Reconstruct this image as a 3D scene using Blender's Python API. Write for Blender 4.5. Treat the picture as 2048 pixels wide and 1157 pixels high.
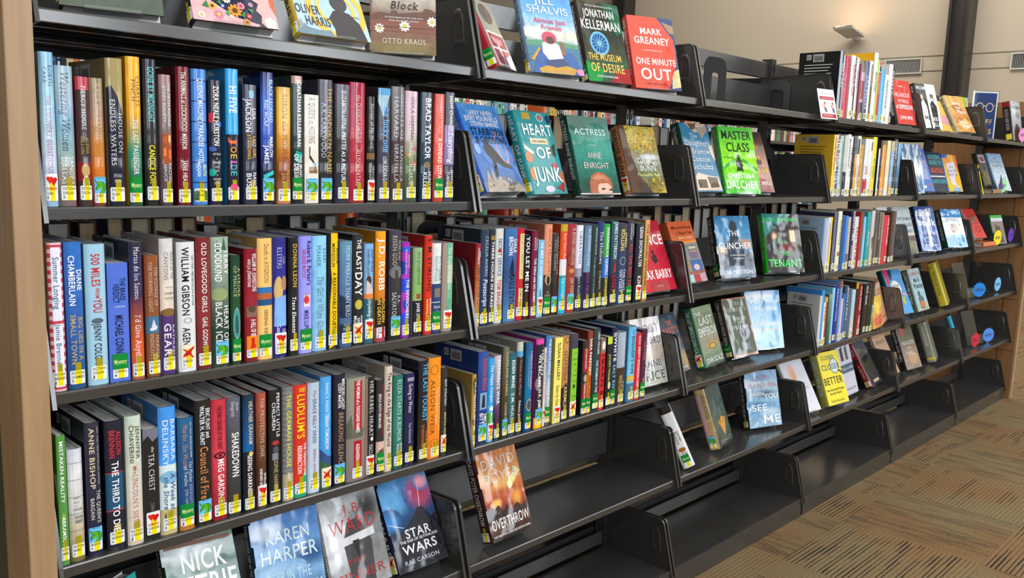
import bpy, bmesh, math, random
import numpy as np
from mathutils import Matrix, Vector

C = bpy.context.scene.collection
SC = bpy.context.scene
for o in list(bpy.data.objects):
    bpy.data.objects.remove(o, do_unlink=True)

# ------------------------------------------------------------------ camera
cam_d = bpy.data.cameras.new('camera')
cam_d.sensor_width = 36.0
cam_d.lens = 36.0 * 1736.42 / 2048.0
cam_d.clip_start = 0.05
cam_d.clip_end = 100
cam = bpy.data.objects.new('camera', cam_d)
C.objects.link(cam)
_R = Vector((0.69699, -0.71627, 0.03370)); _F = Vector((0.71240, 0.68631, -0.14650))
_F.normalize(); _R = (_R - _F * _R.dot(_F)).normalized(); _U = _R.cross(_F)
_m = Matrix((_R, _U, -_F)).transposed().to_4x4()
_m.translation = Vector((-0.4470, -1.4394, 1.3620))
cam.matrix_world = _m
SC.camera = cam

# ------------------------------------------------------------------ world, daylight, exposure
SC.view_settings.view_transform = 'Standard'
SC.view_settings.look = 'None'
SC.view_settings.gamma = 1.0
SC.view_settings.use_curve_mapping = False
SC.view_settings.exposure = 0.0

world = bpy.data.worlds.new('room_daylight')
SC.world = world
world.use_nodes = True
wn = world.node_tree.nodes; wl = world.node_tree.links
bg = wn['Background']
tc = wn.new('ShaderNodeTexCoord'); sep = wn.new('ShaderNodeSeparateXYZ'); ramp = wn.new('ShaderNodeValToRGB')
wl.new(tc.outputs['Generated'], sep.inputs[0]); wl.new(sep.outputs['Z'], ramp.inputs[0])
ramp.color_ramp.elements[0].position = 0.0; ramp.color_ramp.elements[0].color = (0.06, 0.05, 0.04, 1)
ramp.color_ramp.elements[1].position = 0.6; ramp.color_ramp.elements[1].color = (0.95, 0.93, 0.90, 1)
e = ramp.color_ramp.elements.new(0.22); e.color = (0.22, 0.21, 0.20, 1)
wl.new(ramp.outputs[0], bg.inputs[0])
bg.inputs[1].default_value = 0.55

def area_light(name, loc, aim, sx, sy, power, col):
    d = bpy.data.lights.new(name, 'AREA'); d.shape = 'RECTANGLE'; d.size = sx; d.size_y = sy
    d.energy = power; d.color = col
    o = bpy.data.objects.new(name, d); C.objects.link(o)
    o.location = loc
    o.rotation_euler = (Vector(aim) - Vector(loc)).to_track_quat('-Z', 'Z').to_euler()
    return o
# tall windows in the wall behind the camera, one light for each pane
for i in range(8):
    x = -3.6 + 2.75 * i
    area_light('window_daylight', (x, -6.5, 3.0), (x, 0.0, 2.4), 1.25, 3.2, 112, (0.90, 0.955, 1.0))
# added overhead fill lights, unseen, over the aisles on both sides of the shelves
for i in range(4):
    x = -0.3 + 2.3 * i
    area_light('overhead_fill', (x, -1.7, 3.6), (x, -1.5, 0.0), 1.6, 2.2, 20, (1.0, 0.95, 0.87))
    area_light('overhead_fill', (x, 1.05, 3.6), (x, 1.05, 0.0), 0.6, 2.0, 22, (1.0, 0.95, 0.87))  # added fill that lifts the dim rear books
area_light('overhead_fill', (8.6, 2.6, 5.6), (11.0, 2.6, 2.6), 1.5, 5.0, 170, (1.0, 0.95, 0.87))  # added fill to brighten the end wall

# ------------------------------------------------------------------ colour and mesh helpers
def s2l(c):
    return c / 12.92 if c <= 0.04045 else ((c + 0.055) / 1.055) ** 2.4
_hx = {}
def hexc(s, a=1.0):
    k = (s, a)
    if k not in _hx:
        if len(s) == 3:
            v = [int(ch * 2, 16) for ch in s]
        else:
            v = [int(s[i:i + 2], 16) for i in (0, 2, 4)]
        _hx[k] = tuple(s2l(x / 255.0) for x in v) + (a,)
    return _hx[k]
def mixc(a, b, t):
    return tuple(a[i] * (1 - t) + b[i] * t for i in range(4))

class MB:
    """Collects faces with colours; build() links them as ONE mesh object."""
    def __init__(self):
        self.v = []; self.f = []; self.c = []; self.s = []; self.m = []
    def vert(self, p):
        self.v.append(tuple(p)); return len(self.v) - 1
    def face(self, idx, col, smooth=False, mat=0):
        self.f.append(idx); self.c.append(col); self.s.append(smooth); self.m.append(mat)
    def quadp(self, pts, col, smooth=False, mat=0):
        n = len(self.v); self.v.extend(tuple(p) for p in pts)
        self.face(list(range(n, n + len(pts))), col, smooth, mat)
    def box(self, x0, x1, y0, y1, z0, z1, col=(.5, .5, .5, 1), mat=0):
        n = len(self.v)
        self.v += [(x0, y0, z0), (x1, y0, z0), (x1, y1, z0), (x0, y1, z0), (x0, y0, z1), (x1, y0, z1), (x1, y1, z1), (x0, y1, z1)]
        for q in ((0, 3, 2, 1), (4, 5, 6, 7), (0, 1, 5, 4), (1, 2, 6, 5), (2, 3, 7, 6), (3, 0, 4, 7)):
            self.face([n + i for i in q], col, False, mat)
    def prism(self, poly, axis, a0, a1, col=(.5, .5, .5, 1), mat=0):
        """Extrude a 2-D polygon along an axis: 0 = polygon in YZ, 1 = in XZ, 2 = in XY."""
        def P(p, a):
            return (a, p[0], p[1]) if axis == 0 else ((p[0], a, p[1]) if axis == 1 else (p[0], p[1], a))
        k = len(poly); n = len(self.v)
        self.v += [P(p, a0) for p in poly] + [P(p, a1) for p in poly]
        self.face(list(range(n, n + k))[::-1], col, False, mat); self.face(list(range(n + k, n + 2 * k)), col, False, mat)
        for i in range(k):
            j = (i + 1) % k
            self.face([n + i, n + j, n + k + j, n + k + i], col, False, mat)
    def build(self, name, mats, parent=None, bevel=0.0, weld=False):
        me = bpy.data.meshes.new(name)
        me.from_pydata(self.v, [], self.f)
        if not isinstance(mats, (list, tuple)): mats = [mats]
        for m in mats: me.materials.append(m)
        cols = []
        for f, c in zip(self.f, self.c):
            if isinstance(c[0], (tuple, list)): cols.extend(c)
            else: cols.extend([c] * len(f))
        at = me.color_attributes.new('Col', 'FLOAT_COLOR', 'CORNER')
        at.data.foreach_set('color', np.asarray(cols, dtype=np.float32).ravel())
        me.polygons.foreach_set('use_smooth', self.s)
        me.polygons.foreach_set('material_index', self.m)
        if weld or bevel:
            bm = bmesh.new(); bm.from_mesh(me)
            bmesh.ops.remove_doubles(bm, verts=bm.verts, dist=1e-6)
            bmesh.ops.recalc_face_normals(bm, faces=bm.faces)
            bm.to_mesh(me); bm.free()
        me.update()
        o = bpy.data.objects.new(name, me); C.objects.link(o)
        if parent is not None: o.parent = parent
        if bevel:
            b = o.modifiers.new('bevel', 'BEVEL'); b.width = bevel; b.segments = 2; b.limit_method = 'ANGLE'; b.angle_limit = 0.9
        return o

def thing(name, label, cat, loc=(0, 0, 0), rot=(0, 0, 0), group=None):
    o = bpy.data.objects.new(name, None); C.objects.link(o)
    o.empty_display_size = 0.02
    o.location = loc; o.rotation_euler = rot
    o['label'] = label; o['category'] = cat
    if group: o['group'] = group
    return o
def tag(o, label, cat, group=None, kind=None):
    if label: o['label'] = label
    if cat: o['category'] = cat
    if group: o['group'] = group
    if kind: o['kind'] = kind
    return o
def struct(o):
    o['kind'] = 'structure'; return o

# ------------------------------------------------------------------ materials
def new_mat(name):
    m = bpy.data.materials.new(name); m.use_nodes = True
    return m, m.node_tree.nodes, m.node_tree.links, m.node_tree.nodes['Principled BSDF']

def mat_print(name, rough, coat, coat_rough):
    m, n, l, b = new_mat(name)
    a = n.new('ShaderNodeAttribute'); a.attribute_name = 'Col'
    tcn = n.new('ShaderNodeTexCoord')
    nz = n.new('ShaderNodeTexNoise'); nz.inputs['Scale'].default_value = 55; nz.inputs['Detail'].default_value = 6
    l.new(tcn.outputs['Object'], nz.inputs['Vector'])
    mr = n.new('ShaderNodeMapRange'); mr.inputs[1].default_value = 0.3; mr.inputs[2].default_value = 0.7; mr.inputs[3].default_value = 0.35; mr.inputs[4].default_value = 1.5
    l.new(nz.outputs['Fac'], mr.inputs[0])
    mx = n.new('ShaderNodeMix'); mx.data_type = 'FLOAT'
    l.new(a.outputs['Alpha'], mx.inputs[0]); l.new(mr.outputs[0], mx.inputs[2]); mx.inputs[3].default_value = 1.0
    vm = n.new('ShaderNodeVectorMath'); vm.operation = 'SCALE'
    l.new(a.outputs['Color'], vm.inputs[0]); l.new(mx.outputs[0], vm.inputs['Scale'])
    l.new(vm.outputs[0], b.inputs['Base Color'])
    b.inputs['Roughness'].default_value = rough
    b.inputs['Specular IOR Level'].default_value = 0.12
    b.inputs['Coat Weight'].default_value = coat; b.inputs['Coat Roughness'].default_value = coat_rough
    # soft waviness of the plastic film over the jacket
    n2 = n.new('ShaderNodeTexNoise'); n2.inputs['Scale'].default_value = 18; n2.inputs['Detail'].default_value = 1
    l.new(tcn.outputs['Object'], n2.inputs['Vector'])
    bp = n.new('ShaderNodeBump'); bp.inputs['Strength'].default_value = 0.4; bp.inputs['Distance'].default_value = 0.006
    l.new(n2.outputs['Fac'], bp.inputs['Height']); l.new(bp.outputs[0], b.inputs['Coat Normal'])
    return m
PRINT = mat_print('plastic_wrapped_print', 0.5, 0.85, 0.08)
MATTE = mat_print('paper_label_print', 0.6, 0.15, 0.3)

def mat_paper():
    m, n, l, b = new_mat('page_edges')
    tcn = n.new('ShaderNodeTexCoord'); mp = n.new('ShaderNodeMapping'); mp.inputs['Scale'].default_value = (900, 4, 4)
    nz = n.new('ShaderNodeTexNoise'); nz.inputs['Scale'].default_value = 1.0
    l.new(tcn.outputs['Object'], mp.inputs[0]); l.new(mp.outputs[0], nz.inputs['Vector'])
    a = n.new('ShaderNodeAttribute'); a.attribute_name = 'Col'
    mr = n.new('ShaderNodeMapRange'); mr.inputs[3].default_value = 0.7; mr.inputs[4].default_value = 1.1
    l.new(nz.outputs['Fac'], mr.inputs[0])
    vm = n.new('ShaderNodeVectorMath'); vm.operation = 'SCALE'
    l.new(a.outputs['Color'], vm.inputs[0]); l.new(mr.outputs[0], vm.inputs['Scale']); l.new(vm.outputs[0], b.inputs['Base Color'])
    b.inputs['Roughness'].default_value = 0.85
    return m
PAPER = mat_paper()

def mat_metal(name, col, rough, noise=0.25, scale=6.0, spec=0.5):
    m, n, l, b = new_mat(name)
    tcn = n.new('ShaderNodeTexCoord')
    nz = n.new('ShaderNodeTexNoise'); nz.inputs['Scale'].default_value = scale; nz.inputs['Detail'].default_value = 5
    l.new(tcn.outputs['Object'], nz.inputs['Vector'])
    cr = n.new('ShaderNodeValToRGB')
    cr.color_ramp.elements[0].color = tuple(c * (1 - noise) for c in col) + (1,)
    cr.color_ramp.elements[1].color = tuple(c * (1 + noise) for c in col) + (1,)
    l.new(nz.outputs['Fac'], cr.inputs[0]); l.new(cr.outputs[0], b.inputs['Base Color'])
    b.inputs['Roughness'].default_value = rough; b.inputs['Specular IOR Level'].default_value = spec
    n2 = n.new('ShaderNodeTexNoise'); n2.inputs['Scale'].default_value = 900
    l.new(tcn.outputs['Object'], n2.inputs['Vector'])
    bp = n.new('ShaderNodeBump'); bp.inputs['Strength'].default_value = 0.05; bp.inputs['Distance'].default_value = 0.0005
    l.new(n2.outputs['Fac'], bp.inputs['Height']); l.new(bp.outputs[0], b.inputs['Normal'])
    return m
METAL = mat_metal('charcoal_powder_coat', (0.043, 0.041, 0.039), 0.21, 0.25, 6.0, 1.0)
METAL_D = mat_metal('black_metal', (0.014, 0.014, 0.015), 0.7, 0.6, 300, 0.25)
METAL_G = mat_metal('speckled_grey_metal', (0.05, 0.055, 0.058), 0.5, 0.6, 400)
STEEL = mat_metal('painted_steel_column', (0.034, 0.029, 0.026), 0.4, 0.15, 2)
SLOT = mat_metal('slot_shadow', (0.004, 0.004, 0.004), 0.9)
LAMPW = mat_metal('white_lamp_housing', (0.62, 0.60, 0.55), 0.4, 0.03)

def mat_wood(name, c0, c1, rough=0.4):
    m, n, l, b = new_mat(name)
    tcn = n.new('ShaderNodeTexCoord'); mp = n.new('ShaderNodeMapping'); mp.inputs['Scale'].default_value = (30, 30, 1.6)
    l.new(tcn.outputs['Object'], mp.inputs[0])
    nz = n.new('ShaderNodeTexNoise'); nz.inputs['Scale'].default_value = 2.5; nz.inputs['Detail'].default_value = 8; nz.inputs['Distortion'].default_value = 0.4
    l.new(mp.outputs[0], nz.inputs['Vector'])
    cr = n.new('ShaderNodeValToRGB'); cr.color_ramp.elements[0].position = 0.3; cr.color_ramp.elements[1].position = 0.72
    cr.color_ramp.elements[0].color = c0 + (1,); cr.color_ramp.elements[1].color = c1 + (1,)
    l.new(nz.outputs['Fac'], cr.inputs[0]); l.new(cr.outputs[0], b.inputs['Base Color'])
    b.inputs['Roughness'].default_value = rough
    return m
WOOD = mat_wood('maple_veneer', (0.36, 0.215, 0.105), (0.44, 0.28, 0.15))
WOOD_D = mat_wood('maple_panel_dark', (0.27, 0.13, 0.05), (0.36, 0.18, 0.075))
OLIVE = mat_metal('olive_laminate', (0.07, 0.075, 0.04), 0.5, 0.2, 3)

def mat_plain(name, col, rough, noise=0.05, scale=3.0):
    return mat_metal(name, col, rough, noise, scale, 0.3)
WALL = mat_plain('wall_paint', (0.54, 0.465, 0.36), 0.8, 0.03, 0.7)
GROOVE = mat_plain('wall_groove', (0.22, 0.19, 0.155), 0.9)

def mat_acrylic():
    m, n, l, b = new_mat('clear_acrylic')
    n.remove(b)
    out = n['Material Output']
    tr = n.new('ShaderNodeBsdfTransparent'); tr.inputs[0].default_value = (0.93, 0.95, 0.95, 1)
    gl = n.new('ShaderNodeBsdfGlossy'); gl.inputs['Roughness'].default_value = 0.04
    lw = n.new('ShaderNodeLayerWeight'); lw.inputs[0].default_value = 0.5
    pw = n.new('ShaderNodeMath'); pw.operation = 'POWER'; pw.inputs[1].default_value = 4.0
    fr = n.new('ShaderNodeMath'); fr.operation = 'MULTIPLY_ADD'; fr.inputs[1].default_value = 0.6; fr.inputs[2].default_value = 0.04
    l.new(lw.outputs['Facing'], pw.inputs[0]); l.new(pw.outputs[0], fr.inputs[0])
    mx = n.new('ShaderNodeMixShader')
    l.new(fr.outputs[0], mx.inputs[0]); l.new(tr.outputs[0], mx.inputs[1]); l.new(gl.outputs[0], mx.inputs[2]); l.new(mx.outputs[0], out.inputs[0])
    return m
ACRYLIC = mat_acrylic()

def mat_carpet():
    m, n, l, b = new_mat('carpet_tiles')
    tcn = n.new('ShaderNodeTexCoord')
    T = 0.50
    mp = n.new('ShaderNodeMapping'); mp.inputs['Scale'].default_value = (1 / T, 1 / T, 1); mp.inputs['Location'].default_value = (0.35, 0.28, 0)
    l.new(tcn.outputs['Object'], mp.inputs[0])
    ck = n.new('ShaderNodeTexChecker'); ck.inputs['Scale'].default_value = 1.0
    ck.inputs['Color1'].default_value = (0, 0, 0, 1); ck.inputs['Color2'].default_value = (1, 1, 1, 1)
    off = n.new('ShaderNodeVectorMath'); off.operation = 'ADD'; off.inputs[1].default_value = (0, 0, 0.5)
    l.new(mp.outputs[0], off.inputs[0]); l.new(off.outputs[0], ck.inputs['Vector'])
    fl = n.new('ShaderNodeVectorMath'); fl.operation = 'FLOOR'; l.new(mp.outputs[0], fl.inputs[0])
    wh = n.new('ShaderNodeTexWhiteNoise'); wh.noise_dimensions = '3D'; l.new(fl.outputs[0], wh.inputs['Vector'])
    def pick(a_, b_):
        mx = n.new('ShaderNodeMix'); mx.data_type = 'FLOAT'
        l.new(ck.outputs['Fac'], mx.inputs[0]); l.new(a_, mx.inputs[2]); l.new(b_, mx.inputs[3]); return mx.outputs[0]
    # ribs: rows of loops a centimetre and a half apart, turned a quarter from tile to tile
    def ribs(ax):
        sx = n.new('ShaderNodeSeparateXYZ'); l.new(tcn.outputs['Object'], sx.inputs[0])
        across, along = (sx.outputs[1], sx.outputs[0]) if ax == 0 else (sx.outputs[0], sx.outputs[1])
        m1 = n.new('ShaderNodeMath'); m1.operation = 'MULTIPLY'; m1.inputs[1].default_value = 1 / 0.0156; l.new(across, m1.inputs[0])
        fr_ = n.new('ShaderNodeMath'); fr_.operation = 'FRACT'; l.new(m1.outputs[0], fr_.inputs[0])
        pp = n.new('ShaderNodeMath'); pp.operation = 'PINGPONG'; pp.inputs[1].default_value = 0.5; l.new(fr_.outputs[0], pp.inputs[0])
        fo = n.new('ShaderNodeMath'); fo.operation = 'FLOOR'; l.new(m1.outputs[0], fo.inputs[0])
        cv = n.new('ShaderNodeCombineXYZ'); m2 = n.new('ShaderNodeMath'); m2.operation = 'MULTIPLY'; m2.inputs[1].default_value = 3.2; l.new(along, m2.inputs[0])
        m3 = n.new('ShaderNodeMath'); m3.operation = 'MULTIPLY'; m3.inputs[1].default_value = 5.37; l.new(fo.outputs[0], m3.inputs[0])
        l.new(m2.outputs[0], cv.inputs[0]); l.new(m3.outputs[0], cv.inputs[1])
        t = n.new('ShaderNodeTexNoise'); t.inputs['Scale'].default_value = 1.0; t.inputs['Detail'].default_value = 1.0; l.new(cv.outputs[0], t.inputs['Vector'])
        return pp.outputs[0], t.outputs['Fac']
    r0, d0 = ribs(0); r1, d1 = ribs(1)
    rib = pick(r0, r1); dash = pick(d0, d1)
    tone = n.new('ShaderNodeTexNoise'); tone.inputs['Scale'].default_value = 2.6; tone.inputs['Detail'].default_value = 3
    l.new(tcn.outputs['Object'], tone.inputs['Vector'])
    c0 = n.new('ShaderNodeValToRGB'); c0.color_ramp.elements[0].position = 0.36; c0.color_ramp.elements[1].position = 0.64
    c0.color_ramp.elements[0].color = (0.262, 0.152, 0.072, 1); c0.color_ramp.elements[1].color = (0.25, 0.19, 0.10, 1)
    l.new(tone.outputs['Fac'], c0.inputs[0])
    fine = n.new('ShaderNodeMapRange'); fine.inputs[1].default_value = 0.0; fine.inputs[2].default_value = 0.5; fine.inputs[3].default_value = 0.74; fine.inputs[4].default_value = 1.12
    l.new(rib, fine.inputs[0])
    mu = n.new('ShaderNodeVectorMath'); mu.operation = 'SCALE'; l.new(c0.outputs[0], mu.inputs[0]); l.new(fine.outputs[0], mu.inputs['Scale'])
    # dark yarn dashes lie in the valleys; strength varies by dash
    c2 = n.new('ShaderNodeMapRange'); c2.inputs[1].default_value = 0.50; c2.inputs[2].default_value = 0.57; c2.inputs[3].default_value = 0.0; c2.inputs[4].default_value = 0.25
    tv = n.new('ShaderNodeMapRange'); tv.inputs[3].default_value = -0.12; tv.inputs[4].default_value = 0.065; l.new(wh.outputs['Value'], tv.inputs[0])
    da = n.new('ShaderNodeMath'); da.operation = 'ADD'; l.new(dash, da.inputs[0]); l.new(tv.outputs[0], da.inputs[1])
    l.new(da.outputs[0], c2.inputs[0])
    sk = n.new('ShaderNodeTexNoise'); sk.inputs['Scale'].default_value = 190; sk.inputs['Detail'].default_value = 2; l.new(tcn.outputs['Object'], sk.inputs['Vector'])
    skm = n.new('ShaderNodeMapRange'); skm.inputs[1].default_value = 0.3; skm.inputs[2].default_value = 0.7; skm.inputs[3].default_value = -0.12; skm.inputs[4].default_value = 0.10; l.new(sk.outputs['Fac'], skm.inputs[0])
    rb = n.new('ShaderNodeMath'); rb.operation = 'SUBTRACT'; l.new(rib, rb.inputs[0]); l.new(skm.outputs[0], rb.inputs[1])
    lt = n.new('ShaderNodeMath'); lt.operation = 'SUBTRACT'; l.new(c2.outputs[0], lt.inputs[0]); l.new(rb.outputs[0], lt.inputs[1])
    sm = n.new('ShaderNodeMapRange'); sm.inputs[1].default_value = -0.03; sm.inputs[2].default_value = 0.09; l.new(lt.outputs[0], sm.inputs[0])
    m2 = n.new('ShaderNodeMix'); m2.data_type = 'RGBA'
    l.new(sm.outputs[0], m2.inputs[0]); l.new(mu.outputs[0], m2.inputs[6]); m2.inputs[7].default_value = (0.030, 0.030, 0.028, 1)
    # loop pile speckle
    sp = n.new('ShaderNodeTexNoise'); sp.inputs['Scale'].default_value = 260; sp.inputs['Detail'].default_value = 2
    l.new(tcn.outputs['Object'], sp.inputs['Vector'])
    mr = n.new('ShaderNodeMapRange'); mr.inputs[1].default_value = 0.25; mr.inputs[2].default_value = 0.75; mr.inputs[3].default_value = 0.58; mr.inputs[4].default_value = 1.42
    l.new(sp.outputs['Fac'], mr.inputs[0])
    vm = n.new('ShaderNodeVectorMath'); vm.operation = 'SCALE'; l.new(m2.outputs[2], vm.inputs[0]); l.new(mr.outputs[0], vm.inputs['Scale'])
    l.new(vm.outputs[0], b.inputs['Base Color'])
    b.inputs['Roughness'].default_value = 0.95; b.inputs['Specular IOR Level'].default_value = 0.1
    bp = n.new('ShaderNodeBump'); bp.inputs['Strength'].default_value = 0.5; bp.inputs['Distance'].default_value = 0.004
    l.new(sp.outputs['Fac'], bp.inputs['Height']); l.new(bp.outputs[0], b.inputs['Normal'])
    return m
CARPET = mat_carpet()

# ------------------------------------------------------------------ the setting
GREY = (.5, .5, .5, 1)
W = 0.9144
ZR = {1: 1.5641, 2: 1.2671, 3: 0.9730, 4: 0.6795, 5: 0.3802, 6: 0.0744}
E = 0.0109
BAY = {1: 'nearest', 2: 'second', 3: 'third', 4: 'fourth', 5: 'fifth', 6: 'farthest'}
ROW = {1: 'top', 2: 'second', 3: 'third', 4: 'fourth', 5: 'fifth', 6: 'base'}
ORD = ['first', 'second', 'third', 'fourth', 'fifth', 'sixth', 'seventh', 'eighth', 'ninth', 'tenth', 'eleventh', 'twelfth', 'thirteenth', 'fourteenth',
       'fifteenth', 'sixteenth', 'seventeenth', 'eighteenth', 'nineteenth', 'twentieth', 'twenty-first', 'twenty-second', 'twenty-third', 'twenty-fourth',
       'twenty-fifth', 'twenty-sixth', 'twenty-seventh', 'twenty-eighth', 'twenty-ninth', 'thirtieth']

b = MB(); b.box(-6, 11.2, -7, 14, -0.08, 0.0); struct(b.build('floor', CARPET))
b = MB(); b.box(11.0, 11.2, -7, 14, 0, 6.2)
w_right = struct(b.build('wall_right', WALL))
b = MB(); b.box(-6, 11.0, 13.8, 14, 0, 6.2); struct(b.build('wall_back', WALL))
for i, z in enumerate((2.810, 2.630)):
    b = MB(); b.box(10.994, 11.0, -7, 13.8, z - 0.005, z + 0.005); struct(b.build('trim_%d' % (i + 1), GROOVE))
# steel columns standing against the end wall: web, two flanges and edge lips
for i, (y0, y1) in enumerate(((2.09, 2.32), (7.10, 7.35))):
    b = MB()
    b.box(10.72, 10.99, y0, y0 + 0.03, 0, 6.2); b.box(10.72, 10.99, y1 - 0.03, y1, 0, 6.2); b.box(10.80, 10.95, y0 + 0.03, y1 - 0.03, 0, 6.2)
    struct(b.build('column_%d' % (i + 1), STEEL))

# wall vents
for (y0, y1, lab) in ((2.655, 3.11, 'pale rectangular air vent on the wall under the lamp, beside the steel column'), (1.20, 1.665, 'pale rectangular air vent beyond the steel column, cut by the photo edge')):
    t = thing('air_vent', lab, 'vent', (10.99, (y0 + y1) / 2, 2.70))
    hw = (y1 - y0) / 2
    b = MB()
    for a in ((-hw, hw, -0.10, -0.085), (-hw, hw, 0.075, 0.09), (-hw, -hw + 0.015, -0.085, 0.075), (hw - 0.015, hw, -0.085, 0.075)):
        b.box(-0.02, 0.0, a[0], a[1], a[2], a[3])
    b.build('frame', LAMPW, t)
    b = MB(); b.box(-0.002, 0.0, -hw + 0.015, hw - 0.015, -0.085, 0.075); b.build('backing', SLOT, t)
    b = MB()
    k = 26
    for j in range(k):
        yy = -hw + 0.02 + (2 * hw - 0.04) * j / (k - 1)
        b.quadp([(-0.015, yy + 0.0022, -0.085), (-0.004, yy - 0.0022, -0.085), (-0.004, yy - 0.0022, 0.075), (-0.015, yy + 0.0022, 0.075)], GREY)
        b.quadp([(-0.0155, yy + 0.0017, -0.085), (-0.0155, yy + 0.0017, 0.075), (-0.0045, yy - 0.0027, 0.075), (-0.0045, yy - 0.0027, -0.085)], GREY)
    b.build('slat_grille', LAMPW, t)

# wall sconce with an up-light
t = thing('wall_sconce', 'small white wedge shaped wall lamp glowing warmly upward', 'wall lamp', (10.99, 3.46, 3.12))
b = MB()
top = [(-0.34, -0.02, 0.085), (-0.30, 0.25, 0.085), (-0.05, 0.17, 0.0), (-0.05, -0.07, 0.0)]
bot = [(p[0] + 0.02, p[1], p[2] - 0.035) for p in top]
n = len(b.v); b.v += top + bot
for q in ((7, 6, 5, 4), (0, 1, 5, 4), (1, 2, 6, 5), (2, 3, 7, 6), (3, 0, 4, 7)): b.face([n + i for i in q], GREY)
b.build('housing', LAMPW, t, bevel=0.004)
b = MB(); b.prism([(0.05 + 0.045 * math.cos(a * math.pi / 8), 0.0 - 0.02 + 0.045 * math.sin(a * math.pi / 8)) for a in range(16)], 0, -0.08, -0.003); b.build('wall_bracket', LAMPW, t)
ld = bpy.data.lights.new('sconce_bulb', 'AREA'); ld.energy = 2.6; ld.color = (1.0, 0.60, 0.32); ld.size = 0.3
lo = bpy.data.objects.new('sconce_bulb', ld); C.objects.link(lo); lo.location = (10.62, 3.52, 3.22); lo.rotation_euler = (math.pi, 0.35, 0)

# ------------------------------------------------------------------ shelving
# wooden end panels
t = thing('end_panel', 'tall maple end panel beside the nearest bay', 'end panel', (-0.0215, 0, 0))
b = MB(); b.box(-0.0205, 0.0195, -0.028, 0.09, 0.0, 1.815); b.build('front_stile', WOOD, t, bevel=0.0025)
b = MB(); b.box(-0.012, 0.012, 0.0905, 0.50, 0.0, 1.812); b.build('inset_panel', OLIVE, t)
b = MB(); b.box(-0.0205, 0.0195, 0.5005, 0.585, 0.0, 1.815); b.build('rear_stile', WOOD, t, bevel=0.0025)
t = thing('end_panel', 'tall maple end panel beyond the farthest bay', 'end panel', (6 * W + 0.022, 0, 0))
b = MB(); b.box(-0.014, 0.022, -0.024, 0.60, 0.0, 1.815); b.build('panel_board', WOOD_D, t, bevel=0.0025)
b = MB(); b.box(-0.0155, 0.0235, -0.040, -0.0245, 0.0, 1.815); b.build('front_edge_band', WOOD, t, bevel=0.002)
b = MB()
for yy in (0.062, 0.30): b.box(-0.0148, -0.0143, yy - 0.0012, yy + 0.0012, 0.0, 1.80)
for zz in (0.30, 0.62, 1.13, 1.60): b.box(-0.0148, -0.0143, -0.02, 0.59, zz - 0.0012, zz + 0.0012)
b.build('panel_seam_joint', SLOT, t)

# slotted uprights
for k in range(7):
    x = min(max(k * W, 0.022), 6 * W - 0.022)
    lab = 'slotted dark upright post ' + ('inside the maple end panel of the nearest bay' if k == 0 else ('inside the far maple end panel' if k == 6 else 'between the %s and %s bays' % (BAY[k], BAY[k + 1])))
    b = MB()
    b.box(x - 0.016, x - 0.004, 0.2585, 0.302, 0.0, 1.785); b.box(x + 0.004, x + 0.016, 0.2585, 0.302, 0.0, 1.785); b.box(x - 0.004, x + 0.004, 0.266, 0.302, 0.0, 1.783)
    for j in range(44):
        z = 0.06 + j * 0.039
        for dx in (-0.010, 0.010): b.box(x + dx - 0.0025, x + dx + 0.0025, 0.2578, 0.2590, z, z + 0.018, GREY, 1)
    tag(b.build('upright_post', [METAL, SLOT]), lab, 'upright post', 'slotted uprights')

# top rails between the uprights
for k in range(6):
    b = MB(); b.box(k * W + 0.0235 if k == 0 else k * W + 0.018, (k + 1) * W - (0.0235 + 0.016 if k == 5 else 0.018), 0.272, 0.288, 1.711, 1.772)
    tag(b.build('top_rail', METAL, bevel=0.002), 'long charcoal metal rail behind the top shelf of the %s bay' % BAY[k + 1], 'rail', 'rails above the top shelves')

def bracket_poly(row):
    top_f = (0.0345, 0.158); r = 0.016
    pts = [(-0.0125, -0.024), (-0.006, 0.003)]
    # rounded top front corner
    d0 = Vector((top_f[0] + 0.006, top_f[1] - 0.003)).normalized()
    d1 = Vector((0.236, -0.008)).normalized()
    P = Vector(top_f)
    a = P - d0 * r; c = P + d1 * r
    for i in range(6):
        s_ = i / 5
        q = (1 - s_) ** 2 * a + 2 * s_ * (1 - s_) * P + s_ ** 2 * c
        pts.append((q.x, q.y))
    pts += [(0.262, 0.150), (0.2575, 0.146), (0.2575, -0.028), (0.20, -0.03), (0.01, -0.026)]
    return pts
BPOLY = bracket_poly(5)
def grip_loop(s, y0=0.0565, z0=0.087):
    raw = [(-0.017, -0.036), (0.010, -0.036), (0.014, -0.030), (0.017, 0.022), (0.014, 0.034), (0.004, 0.040), (-0.006, 0.036), (-0.013, 0.022), (-0.021, -0.028)]
    return [(y0 + p[0] * s, z0 + p[1] * s) for p in raw]
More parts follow.
